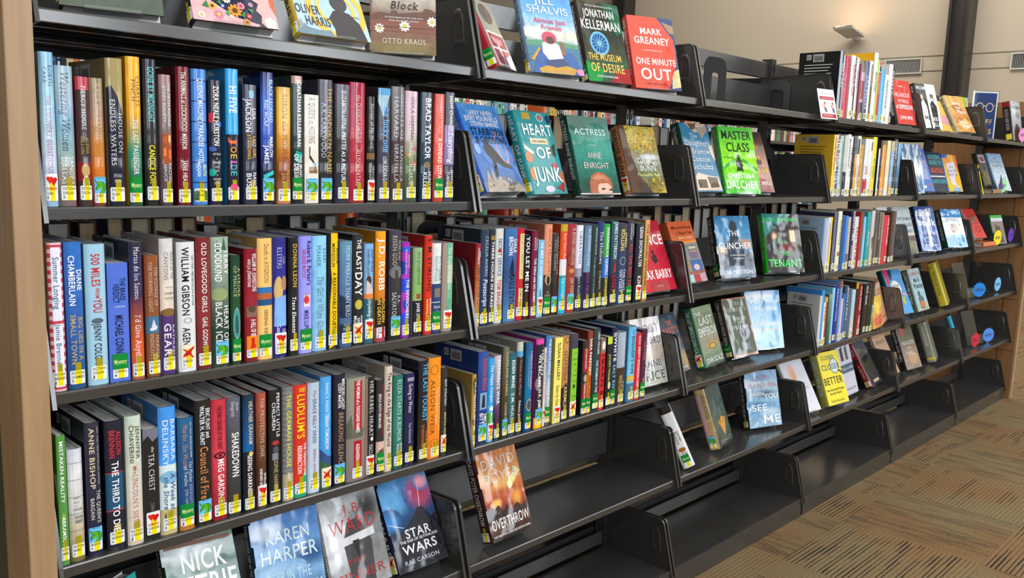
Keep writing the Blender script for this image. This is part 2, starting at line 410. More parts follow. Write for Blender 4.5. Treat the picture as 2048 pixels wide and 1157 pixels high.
def bracket_mesh(x0, x1, inner_sign, parent):
    """Plate between x0 and x1; the rolled front lip and raised finger grip face the shelf side."""
    b = MB()
    b.prism(BPOLY, 0, x0, x1)
    # rolled edge along the front slope and top
    edge = BPOLY[0:9]
    rr = 0.0022
    for i in range(len(edge) - 1):
        p, q = Vector(edge[i]), Vector(edge[i + 1]); d = (q - p)
        if d.length < 1e-6: continue
        d.normalize(); nrm = Vector((-d.y, d.x))
        a0, a1 = x0 - rr * 0.6, x1 + rr * 0.6
        poly = [tuple(p + nrm * rr), tuple(q + nrm * rr), tuple(q - nrm * rr), tuple(p - nrm * rr)]
        b.prism(poly, 0, a0, a1)
    xs = x1 if inner_sign > 0 else x0
    plate = b; b = MB()
    lo_, li_ = grip_loop(1.0), grip_loop(0.68)
    k = len(lo_)
    h = 0.0022 * inner_sign
    n = len(b.v)
    b.v += [(xs, p[0], p[1]) for p in grip_loop(1.12)] + [(xs + h, p[0], p[1]) for p in lo_] + [(xs + h * 0.9, p[0], p[1]) for p in grip_loop(0.82)] + [(xs + h * 0.1, p[0], p[1]) for p in li_]
    for ring in range(3):
        for i in range(k):
            j = (i + 1) % k
            f = [n + ring * k + i, n + ring * k + j, n + (ring + 1) * k + j, n + (ring + 1) * k + i]
            b.face(f if inner_sign < 0 else f[::-1], GREY, True)
    f = [n + 3 * k + i for i in range(k)]
    b.face(f, GREY)
    o = plate.build('end_bracket', METAL, parent)
    b.build('finger_grip', METAL, o)
    return o

BR_T = 0.0042
def make_shelf(row, bay):
    x0, x1 = (bay - 1) * W + E, bay * W - E
    z = ZR[row]
    nm = 'base_shelf' if row == 6 else 'shelf'
    lab = ('wide dark base shelf with kick plate at the foot of the %s bay' % BAY[bay]) if row == 6 else 'dark metal %s shelf with end brackets in the %s bay' % (ROW[row] if row > 1 else 'topmost', BAY[bay])
    t = thing(nm, lab, 'shelf', ((x0 + x1) / 2, 0, z), group='base shelves' if row == 6 else 'charcoal metal shelves')
    hw = (x1 - x0) / 2
    b = MB()
    if row == 6:
        b.box(-hw - 0.0045, hw + 0.0045, -0.006, 0.0, -0.072, 0.0); b.box(-hw, hw, 0.0, 0.256, -0.012, 0.0)
        b.build('deck', METAL, t, bevel=0.0015)
    else:
        sec = [(0.0, -0.0195), (0.0, -0.003), (0.001, -0.0008), (0.003, 0.0), (0.256, 0.0), (0.256, -0.019), (0.252, -0.019), (0.252, -0.003), (0.012, -0.003), (0.010, -0.0195)]
        b.prism(sec, 0, -hw, hw)
        # stiffening folds under the deck
        for yy in (0.075, 0.15, 0.22): b.box(-hw + 0.01, hw - 0.01, yy, yy + 0.014, -0.010, -0.003)
        b.build('deck', METAL, t)
    bracket_mesh(-hw - 0.0004 - BR_T, -hw - 0.0004, 1, t)
    bracket_mesh(hw + 0.0004, hw + 0.0004 + BR_T, -1, t)
    b = MB()
    if row == 6: b.box(-hw + 0.022, hw - 0.022, 0.2585, 0.2635, 0.012, 0.055)
    else: b.box(-hw + 0.022, hw - 0.022, 0.2585, 0.2635, 0.026, 0.118 if row == 1 else 0.134)
    b.build('back_stop', METAL, t)
for bay in range(1, 7):
    for row in range(1, 7):
        make_shelf(row, bay)

# ------------------------------------------------------------------ lettering: glyph outlines of the built-in font, cached once
GL = {}
def _load_glyphs(chars):
    cu = bpy.data.curves.new('glyph', 'FONT'); cu.dimensions = '2D'; cu.fill_mode = 'FRONT'; cu.resolution_u = 3; cu.size = 1.0
    ob = bpy.data.objects.new('glyph', cu); C.objects.link(ob)
    def grab(body, off):
        cu.body = body; cu.offset = off
        bpy.context.view_layer.update()
        dg = bpy.context.evaluated_depsgraph_get()
        ev = ob.evaluated_get(dg); me = ev.to_mesh(); me.calc_loop_triangles()
        v = [(p.co.x, p.co.y) for p in me.vertices]
        t = [tuple(x.vertices) for x in me.loop_triangles]
        ev.to_mesh_clear()
        return v, t
    for wname, off in (('r', 0.004), ('b', 0.014), ('t', -0.010)):
        bar = max(p[0] for p in grab('|', 0)[0])
        for ch in chars:
            v, t = grab(ch, off)
            adv = max(p[0] for p in grab(ch + '|', 0)[0]) - bar
            GL[(wname, ch)] = (v, t, adv + (0.045 if wname == 'b' else 0.012))
    bpy.data.objects.remove(ob, do_unlink=True)
    sp_ = max(p[0] for p in [(0.28, 0)])
    for wname in 'rbt': GL[(wname, ' ')] = ([], [], 0.30)
    # slab serifs: widen every short horizontal stem end of the thin cut
    for ch in chars:
        v, t, adv = GL[('t', ch)]
        v = list(v); t = list(t)
        if ch.isalpha():
            cnt = {}
            for tri in t:
                for a, b_ in ((tri[0], tri[1]), (tri[1], tri[2]), (tri[2], tri[0])):
                    k = (min(a, b_), max(a, b_)); cnt[k] = cnt.get(k, 0) + 1
            for (a, b_), c_ in list(cnt.items()):
                if c_ != 1: continue
                (xa, ya), (xb, yb) = v[a], v[b_]
                if abs(ya - yb) > 0.004: continue
                w_ = abs(xa - xb)
                if w_ < 0.03 or w_ > 0.16: continue
                y = ya
                inward = 0.035 if y < 0.35 else -0.035
                x0, x1 = min(xa, xb) - 0.075, max(xa, xb) + 0.075
                n = len(v); v += [(x0, y), (x1, y), (x1, y + inward), (x0, y + inward)]
                t += [(n, n + 1, n + 2), (n, n + 2, n + 3)]
        GL[('s', ch)] = (v, t, adv + 0.05)
        GL[('sb', ch)] = None
    GL[('s', ' ')] = ([], [], 0.30)
    for ch in chars:
        v, t, adv = GL[('b', ch)]; sv, st, sa = GL[('s', ch)]
        k = len(GL[('t', ch)][0]); extra = sv[k:]; et = st[len(GL[('t', ch)][1]):]
        n = len(v); GL[('sb', ch)] = (list(v) + extra, list(t) + [tuple(i - k + n for i in q) for q in et], adv + 0.05)
    GL[('sb', ' ')] = ([], [], 0.30)
_load_glyphs("ABCDEFGHIJKLMNOPQRSTUVWXYZabcdefghijklmnopqrstuvwxyz0123456789.,'&-!:")
CAP = 0.73

class Surf:
    """A printed surface: pos(u, v, k) gives the point at u across, v down, k layers out."""
    def __init__(self, pos, w, h, strips=False):
        self.pos = pos; self.w = w; self.h = h; self.strips = strips
def sub(S, u0, u1, v0, v1, lay):
    return Surf(lambda u, v, k: S.pos(u0 + (u1 - u0) * u, v0 + (v1 - v0) * v, k + lay), S.w * (u1 - u0), S.h * (v1 - v0), S.strips)

STR = [(-9, .06), (.06, .13), (.13, .22), (.22, .34), (.34, .66), (.66, .78), (.78, .87), (.87, .94), (.94, 9)]
def clip(poly, a, lo):
    out = []
    for i in range(len(poly)):
        p, q = poly[i], poly[(i + 1) % len(poly)]
        ip = p[0] >= a if lo else p[0] <= a
        iq = q[0] >= a if lo else q[0] <= a
        if ip: out.append(p)
        if ip != iq:
            t = (a - p[0]) / (q[0] - p[0]); out.append((a, p[1] + t * (q[1] - p[1])))
    return out
def draw_poly(b, S, pts, col, k, alpha=1.0):
    c = hexc(col, alpha) if isinstance(col, str) else col
    area = sum(pts[i][0] * pts[(i + 1) % len(pts)][1] - pts[(i + 1) % len(pts)][0] * pts[i][1] for i in range(len(pts)))
    if area > 0: pts = pts[::-1]
    pts = [(min(max(p[0], 0.0), 1.0), min(max(p[1], 0.0), 1.0)) for p in pts]
    if S.strips and max(p[0] for p in pts) - min(p[0] for p in pts) > 0.2:
        for a0, a1 in STR:
            q = clip(clip(pts, a0, True), a1, False)
            if len(q) >= 3: b.quadp([S.pos(u, v, k) for u, v in q], c)
    else:
        b.quadp([S.pos(u, v, k) for u, v in pts], c)
def ell(u, v, ru, rv, n=20):
    return [(u + ru * math.cos(2 * math.pi * i / n), v + rv * math.sin(2 * math.pi * i / n)) for i in range(n)]

def draw_text(b, S, txt, a0, a1, ctr, size, col, style, spine, k):
    """spine: baseline runs down the spine from a0 to a1, ctr/size across it; else baseline runs across from a0 to a1 at height ctr."""
    wt = 's' if 's' in style and 'b' not in style else ('sb' if 's' in style else ('b' if 'b' in style else 'r'))
    c = hexc(col)
    pen = 0.0; parts = []
    for ch in txt:
        g = GL.get((wt, ch)) or GL[(wt, ' ')]
        parts.append((g, pen)); pen += g[2]
    if pen <= 0: return
    sh = 0.22 if 'i' in style else 0.0
    L = max(pen - 0.06, 0.2)
    for (v, t, adv), x0 in parts:
        uv = []
        for gx, gy in v:
            xx = (x0 + gx - 0.02 + sh * gy) / L; yy = gy / CAP - 0.5
            if spine: uv.append((ctr + yy * size, a0 + (a1 - a0) * xx))
            else: uv.append((a0 + (a1 - a0) * xx, ctr - yy * size))
        n = len(b.v)
        b.v.extend(tuple(S.pos(p[0], p[1], k)) for p in uv)
        for q in t:
            us = [uv[i][0] for i in q]
            if S.strips and max(us) - min(us) > .14:
                # long strokes follow the rounded spine in narrow strips
                for s0, s1 in STR:
                    if s1 <= min(us) or s0 >= max(us): continue
                    pl = clip(clip([uv[i] for i in q], s0, True), s1, False)
                    if len(pl) >= 3: b.quadp([S.pos(p[0], p[1], k) for p in pl], c)
            else: b.face([n + i for i in q], c)

def art(b, S, items, spine, k0=1, bgf=None):
    k = k0
    rs = random.Random(len(items) * 7 + 1)
    for it in items:
        it = it.strip()
        if not it: continue
        if it[0] == '#':
            p = it.split(); op = p[0][1:]
            if op == 'rect':
                u0, v0, u1, v1 = map(float, p[1:5]); draw_poly(b, S, [(u0, v0), (u1, v0), (u1, v1), (u0, v1)], p[5], k)
            elif op == 'ell':
                u, v, ru, rv = map(float, p[1:5]); draw_poly(b, S, ell(u, v, ru, rv), p[5], k)
            elif op == 'ring':
                u, v, ru, rv = map(float, p[1:5]); o_ = ell(u, v, ru, rv); i_ = ell(u, v, ru * .8, rv * .8)
                for j in range(20): draw_poly(b, S, [o_[j], o_[(j + 1) % 20], i_[(j + 1) % 20], i_[j]], p[5], k)
            elif op == 'poly':
                draw_poly(b, S, [tuple(map(float, q.split(','))) for q in p[1:-1]], p[-1], k, 0.8)
            elif op == 'soft':
                u, v, ru, rv = map(float, p[1:5]); col = hexc(p[5], .8); N_ = 28
                rings = [(0, 1.0), (.3, .92), (.5, .72), (.7, .4), (.86, .14), (1.0, 0.0)]
                def at(j, q):
                    a = 2 * math.pi * j / N_
                    uu = min(max(u + ru * q * math.cos(a), 0), 1); vv = min(max(v + rv * q * math.sin(a), 0), 1)
                    return uu, vv
                for (q0, t0), (q1, t1) in zip(rings[:-1], rings[1:]):
                    for j in range(N_):
                        pts = [at(j, q0), at(j, q1), at(j + 1, q1), at(j + 1, q0)]; ts = [t0, t1, t1, t0]
                        if q0 == 0: pts = pts[:3]; ts = ts[:3]
                        b.quadp([S.pos(x, y, k) for x, y in pts], tuple(mixc(bgf(y), col, t) for (x, y), t in zip(pts, ts)))
            elif op == 'speck':
                u0, v0, u1, v1 = map(float, p[1:5]); nn, rr = int(p[5]), float(p[6]); cs = p[7].split(',')
                for j in range(nn):
                    r_ = rr * rs.uniform(.4, 1); uu, vv = rs.uniform(u0, u1), rs.uniform(v0, v1)
                    draw_poly(b, S, ell(uu, vv, r_, r_ * S.w / S.h * rs.uniform(.5, 1), 7), rs.choice(cs), k + (j % 6) * .3, .7)
                k += 1
            elif op == 'flower':
                u, v, r = map(float, p[1:4]); asp = S.w / S.h
                for j in range(9):
                    a = 2 * math.pi * j / 9; ca, sa = math.cos(a), math.sin(a)
                    q = [(0.1, -.16), (.6, -.26), (1, -.1), (1, .1), (.6, .26), (.1, .16)]
                    draw_poly(b, S, [(u + r * (x * ca - y * sa), v + asp * r * (x * sa + y * ca)) for x, y in q], p[4], k)
                draw_poly(b, S, ell(u, v, r * .38, r * .38 * asp), p[5], k + 1)
            elif op == 'star':
                u, v, r = map(float, p[1:4]); asp = S.w / S.h
                for j in range(14):
                    a = 2 * math.pi * j / 14; ca, sa = math.cos(a), math.sin(a)
                    draw_poly(b, S, [(u + r * (x * ca - y * sa), v + asp * r * (x * sa + y * ca)) for x, y in ((0, -.03), (1, -.02), (1, .02), (0, .03))], p[4], k)
            elif op == 'stripe':
                nn = int(p[2])
                for j in range(nn): draw_poly(b, S, [(0, (j + .25) / nn), (1, (j + .25) / nn), (1, (j + .75) / nn), (0, (j + .75) / nn)], p[1], k)
            k += 1
        else:
            q = it.split(';')
            txt, a0, a1, ctr, size, col = q[0], float(q[1]), float(q[2]), float(q[3]), float(q[4]), q[5]
            st = q[6] if len(q) > 6 else ''
            if spine and 'n' in st:
                # small level line on a spine: a0..a1 is its height, ctr the middle, size the width
                draw_text(b, S, txt, ctr - size / 2, ctr + size / 2, (a0 + a1) / 2, abs(a1 - a0), col, st.replace('n', ''), False, k)
            else:
                draw_text(b, S, txt, a0, a1, ctr, size, col, st, spine, k)
            k += 1

# ------------------------------------------------------------------ books
BT = 0.0026
def grad(stops, v, alpha):
    n = len(stops)
    if n == 1: return hexc(stops[0], alpha)
    x = min(max(v, 0), 1) * (n - 1); i = min(int(x), n - 2)
    return mixc(hexc(stops[i], alpha), hexc(stops[i + 1], alpha), x - i)

# smooth spine: share vertices along the curve
def smooth_spine(b, prof, P, h, colf, rows):
    n = len(b.v); N = len(prof)
    for r in range(rows + 1):
        for p in prof: b.v.append(tuple(P(p[0], p[1], h * (1 - r / rows))))
    for r in range(rows):
        for i in range(N - 1):
            f = [n + r * N + i, n + (r + 1) * N + i, n + (r + 1) * N + i + 1, n + r * N + i + 1]
            c0, c1 = colf(r / rows), colf((r + 1) / rows)
            b.face(f, (c0, c1, c1, c0), True)

def case_mesh(t, d, h, P, spine_stops, back, front_stops, alpha, thin=BT, amp=0.0050):
    """Hardcover case: two boards joined by a rounded spine. P maps (across, depth, up) to local space; across runs from back cover to front cover."""
    b = MB()
    prof = []
    N = 16
    for i in range(N + 1):
        u = i / N; w = abs(2 * u - 1)
        prof.append((u * t, amp * w ** 4))
    inner = []
    for i in range(N + 1):
        u = i / N
        inner.append((thin + u * (t - 2 * thin), max(prof[i][1], 0) + thin))
    rows = max(1, 8 if len(spine_stops) > 1 or len(front_stops) > 1 else 1)
    def strip(p, q, colf, smooth, rev=False):
        for r in range(rows):
            v0, v1 = r / rows, (r + 1) / rows
            pts = [P(p[0], p[1], h * (1 - v0)), P(p[0], p[1], h * (1 - v1)), P(q[0], q[1], h * (1 - v1)), P(q[0], q[1], h * (1 - v0))]
            cs = [colf(v0), colf(v1), colf(v1), colf(v0)]
            if rev: pts = pts[::-1]; cs = cs[::-1]
            b.quadp(pts, cs, smooth)
    sc = lambda v: grad(spine_stops, v, alpha)
    fc = lambda v: grad(front_stops, v, alpha)
    bc = lambda v: back
    smooth_spine(b, prof, P, h, sc, rows)
    strip((0, d), prof[0], bc, False); strip(prof[N], (t, d), fc, False)
    for i in range(N): strip(inner[i], inner[i + 1], sc, False, True)
    inside = (0.6, 0.6, 0.6, 1)
    strip((thin, d), inner[0], lambda v: inside, False, True); strip(inner[N], (t - thin, d), lambda v: inside, False, True)
    strip((thin, d), (0, d), bc, False); strip((t, d), (t - thin, d), fc, False)
    outer = [(0, d)] + prof + [(t, d)]; inn = [(thin, d)] + inner + [(t - thin, d)]
    for zz, up in ((h, 1), (0, -1)):
        cc = sc(0 if up > 0 else 1)
        for i in range(len(outer) - 1):
            q = [P(outer[i][0], outer[i][1], zz), P(outer[i + 1][0], outer[i + 1][1], zz), P(inn[i + 1][0], inn[i + 1][1], zz), P(inn[i][0], inn[i][1], zz)]
            b.quadp(q if up > 0 else q[::-1], mixc(cc, back, .5))
    # smooth spine: weld neighbouring strips by averaging is not needed, the strips are narrow
    return b

def pages_mesh(t, d, h, P, soft, col):
    b = MB(); x0, x1 = BT + 0.0006, t - BT - 0.0006
    y0, y1 = 0.0075, d - (0.001 if soft else 0.005)
    z0, z1 = (0.0006, h - 0.0006) if soft else (0.0035, h - 0.0035)
    pts = [P(x0, y0, z0), P(x1, y0, z0), P(x1, y1, z0), P(x0, y1, z0), P(x0, y0, z1), P(x1, y0, z1), P(x1, y1, z1), P(x0, y1, z1)]
    n = len(b.v); b.v += pts
    for q in ((0, 3, 2, 1), (4, 5, 6, 7), (0, 1, 5, 4), (1, 2, 6, 5), (2, 3, 7, 6), (3, 0, 4, 7)): b.face([n + i for i in q], col)
    # stamped ownership marks on the top edge
    if not soft and x1 - x0 > 0.012:
        zt = z1 + 0.0003; xm = (x0 + x1) / 2
        for yy, l in ((0.03, .004), (y1 * .55, .03)):
            q = [P(xm - .0022, yy, zt), P(xm + .0022, yy, zt), P(xm + .0022, yy + l, zt), P(xm - .0022, yy + l, zt)]
            b.quadp(q, tuple(c * .55 for c in col[:3]) + (1,))
    return b

def spine_surf(t, h, P, amp=0.0050):
    def pos(u, v, k):
        w = abs(2 * u - 1)
        return P(u * t, amp * min(w, 1) ** 4 - 0.00045 - 0.00009 * k, h * (1 - v))
    return Surf(pos, t, h, True)

UNI = [((.20, .36), (.02, .04), (.32, .26)), ((.26, .27), (.36, .12), (.42, .22), (.55, .17), (.72, .22), (.86, .38), (.93, .62), (.90, .80), (.82, .66), (.80, .88), (.70, .98), (.38, 1), (.46, .84), (.54, .70), (.53, .60), (.40, .64), (.28, .74), (.14, .78), (.08, .68), (.16, .55), (.22, .40))]
def label_art(b, S, lines, far, tape=True):
    draw_poly(b, S, [(.04, 0), (.96, 0), (1, .08), (1, .92), (.96, 1), (.04, 1), (0, .92), (0, .08)], 'eef0f4', 0)
    if tape: draw_poly(b, S, [(.34, 0), (.74, 0), (.74, 1), (.34, 1)], 'f6e600', 1)
    if far:
        for v in (.18, .42, .66): draw_poly(b, S, [(.12, v), (.8, v), (.8, v + .12), (.12, v + .12)], '333333', 2)
        return
    n = len(lines)
    for i, tx in enumerate(lines):
        if not tx: continue
        w = min(.84, .115 * len(tx) + .02)
        draw_text(b, S, tx, .1, .1 + w, .19 + .29 * i, .2, '222222', 'b', False, 2)
def sticker_art(b, S, kind):
    rect = [(.05, 0), (.95, 0), (1, .06), (1, 1), (0, 1), (0, .06)]
    if kind == 'M':
        draw_poly(b, S, rect, '0a8a35', 0); draw_text(b, S, 'Mystery', .1, .9, .5, .3, 'd8f0a0', 'b', False, 1)
    elif kind == 'R':
        draw_poly(b, S, rect, 'f0f0f2', 0); draw_poly(b, S, [(.3, .45), (.74, .45), (.74, 1), (.3, 1)], 'f8d020', 1)
        for (u, v, r, c) in ((.33, .32, .24, 'e02818'), (.62, .38, .28, 'd01810')):
            draw_poly(b, S, ell(u - r * .45, v - .06, r * .58, r * .42, 12), c, 2); draw_poly(b, S, ell(u + r * .45, v - .06, r * .58, r * .42, 12), c, 2)
            draw_poly(b, S, [(u - r, v), (u + r, v), (u, v + r * 1.15)], c, 3)
        draw_text(b, S, 'ROMANCE', .1, .9, .86, .15, 'c02818', 'b', False, 4)
    elif kind == 'U':
        draw_poly(b, S, rect, '6ec4f2', 0); draw_text(b, S, 'FANTASY', .22, .78, .07, .07, '123050', 'b', False, 1)
        for q in UNI:
            draw_poly(b, S, [(.5 + (x - .5) * 1.06, .12 + y * .88) for x, y in q], '123a10', 1)
            draw_poly(b, S, [(.5 + (x - .5) * .9, .15 + y * .83) for x, y in q], '5ab422', 2)
        draw_poly(b, S, ell(.36, .49, .045, .035, 8), '123a10', 3); draw_poly(b, S, [(.60, .30), (.66, .33), (.76, .62), (.70, .86), (.66, .84), (.70, .62)], '2a6a14', 3)
    elif kind == 'K':
        draw_poly(b, S, rect, 'f4e8d0', 0); draw_poly(b, S, [(.3, .3), (.75, .3), (.75, 1), (.3, 1)], 'f8c828', 1)
        draw_poly(b, S, [(.1, .85), (.2, .6), (.8, .2), (.95, .15), (.9, .3), (.4, .8)], 'cc2010', 2)
        for j in range(2): draw_poly(b, S, [[(.1, .3), (.2, .28), (.9, .9), (.8, .95)], [(.35, .45), (.65, .4), (.7, .7), (.4, .75)]][j], 'c01810', 3)
    elif kind == 'W':
        draw_poly(b, S, rect, 'f58a1c', 0); draw_poly(b, S, [(.35, .15), (.65, .15), (.65, .6), (.75, .7), (.72, .9), (.3, .9), (.3, .75), (.38, .6)], 'd02810', 1)

_rnd = random.Random(5)
def add_stickers(root, S, code, t, h, far, d0=0.007):
    """Call-number label and genre sticker near the foot of the spine, each a part of its own."""
    kind, _, tx = code.partition(':')
    if kind in ('N', ''): return
    lines = ['FICTION'] + [x.strip() for x in tx.split('/')] if tx else ['FICTION', '', '']
    wl_ = min(t * 0.86, 0.0245); u0 = .5 - wl_ / t / 2 + _rnd.uniform(-.03, .03); u1 = u0 + wl_ / t
    lh = 0.0225
    v1 = 1 - (d0 + _rnd.uniform(-.003, .003)) / h; v0 = v1 - lh / h
    b = MB()
    if kind == 'X':
        LS = sub(S, u0, u1, v0, v1, 6)
        label_art(b, LS, lines, far, False); draw_poly(b, LS, [(.55, 0), (.85, 0), (.85, 1), (.55, 1)], 'd01420', 1)
    else:
        LS = sub(S, u0, u1, v0, v1, 6)
        label_art(b, LS, lines if kind in 'F' else [''] + lines[1:], far)
    b.build('spine_label', MATTE, root)
    if kind == 'F' and not far:
        # the yellow tape runs on up the jacket
        b = MB(); TS = sub(S, u0 + (u1 - u0) * .34, u0 + (u1 - u0) * .74, v0 - .013 / h, v0, 5)
        draw_poly(b, TS, [(0, 0), (1, 0), (1, 1), (0, 1)], 'a89a14', 0); b.build('yellow_tape', MATTE, root)
    if kind in 'MRUKW':
        b = MB(); sh_ = 0.026
        sticker_art(b, sub(S, u0 - .015, u1 + .015, v0 + .007 / h - sh_ / h, v0 + .007 / h, 11), kind); b.build('genre_sticker', MATTE, root)

def stand_frame(t):
    return lambda a, d, z: (a - t / 2, d, z)

def barcode(root, P, h, d, col, blurb=False):
    """Barcode label and small library code on the back cover near its top."""
    S = Surf(lambda u, v, k: P(-0.0004 - 0.0001 * k, d - 0.012 - u * (d - 0.03), h * (1 - v)), d - .03, h)
    b = MB()
    v0 = 0.03
    draw_poly(b, S, [(.32, v0), (.64, v0), (.64, v0 + .12), (.32, v0 + .12)], 'a8a8a8', 0)
    x = .35; r = random.Random(3)
    while x < .6:
        w_ = r.uniform(.004, .012); draw_poly(b, S, [(x, v0 + .03), (x + w_, v0 + .03), (x + w_, v0 + .105), (x, v0 + .105)], '333333', 1); x += w_ + r.uniform(.005, .01)
    draw_poly(b, S, [(.13, v0 + .005), (.27, v0 + .005), (.27, v0 + .085), (.13, v0 + .085)], 'b0b0b0', 0)
    draw_text(b, S, 'BCU', .15, .25, v0 + .045, .045, '222222', 'b', False, 1)
    b.build('barcode_label', MATTE, root)
    if blurb:
        b = MB(); lum = sum(col[:3]); ink = 'c8c8c8' if lum < .3 else '6a5a20'
        for j in range(12):
            v = .19 + .045 * j; draw_poly(b, S, [(.08, v), (.9 - (j * 7 % 5) * .03, v), (.9 - (j * 7 % 5) * .03, v + .012), (.08, v + .012)], ink, 0)
        b.build('blurb_text', MATTE, root)


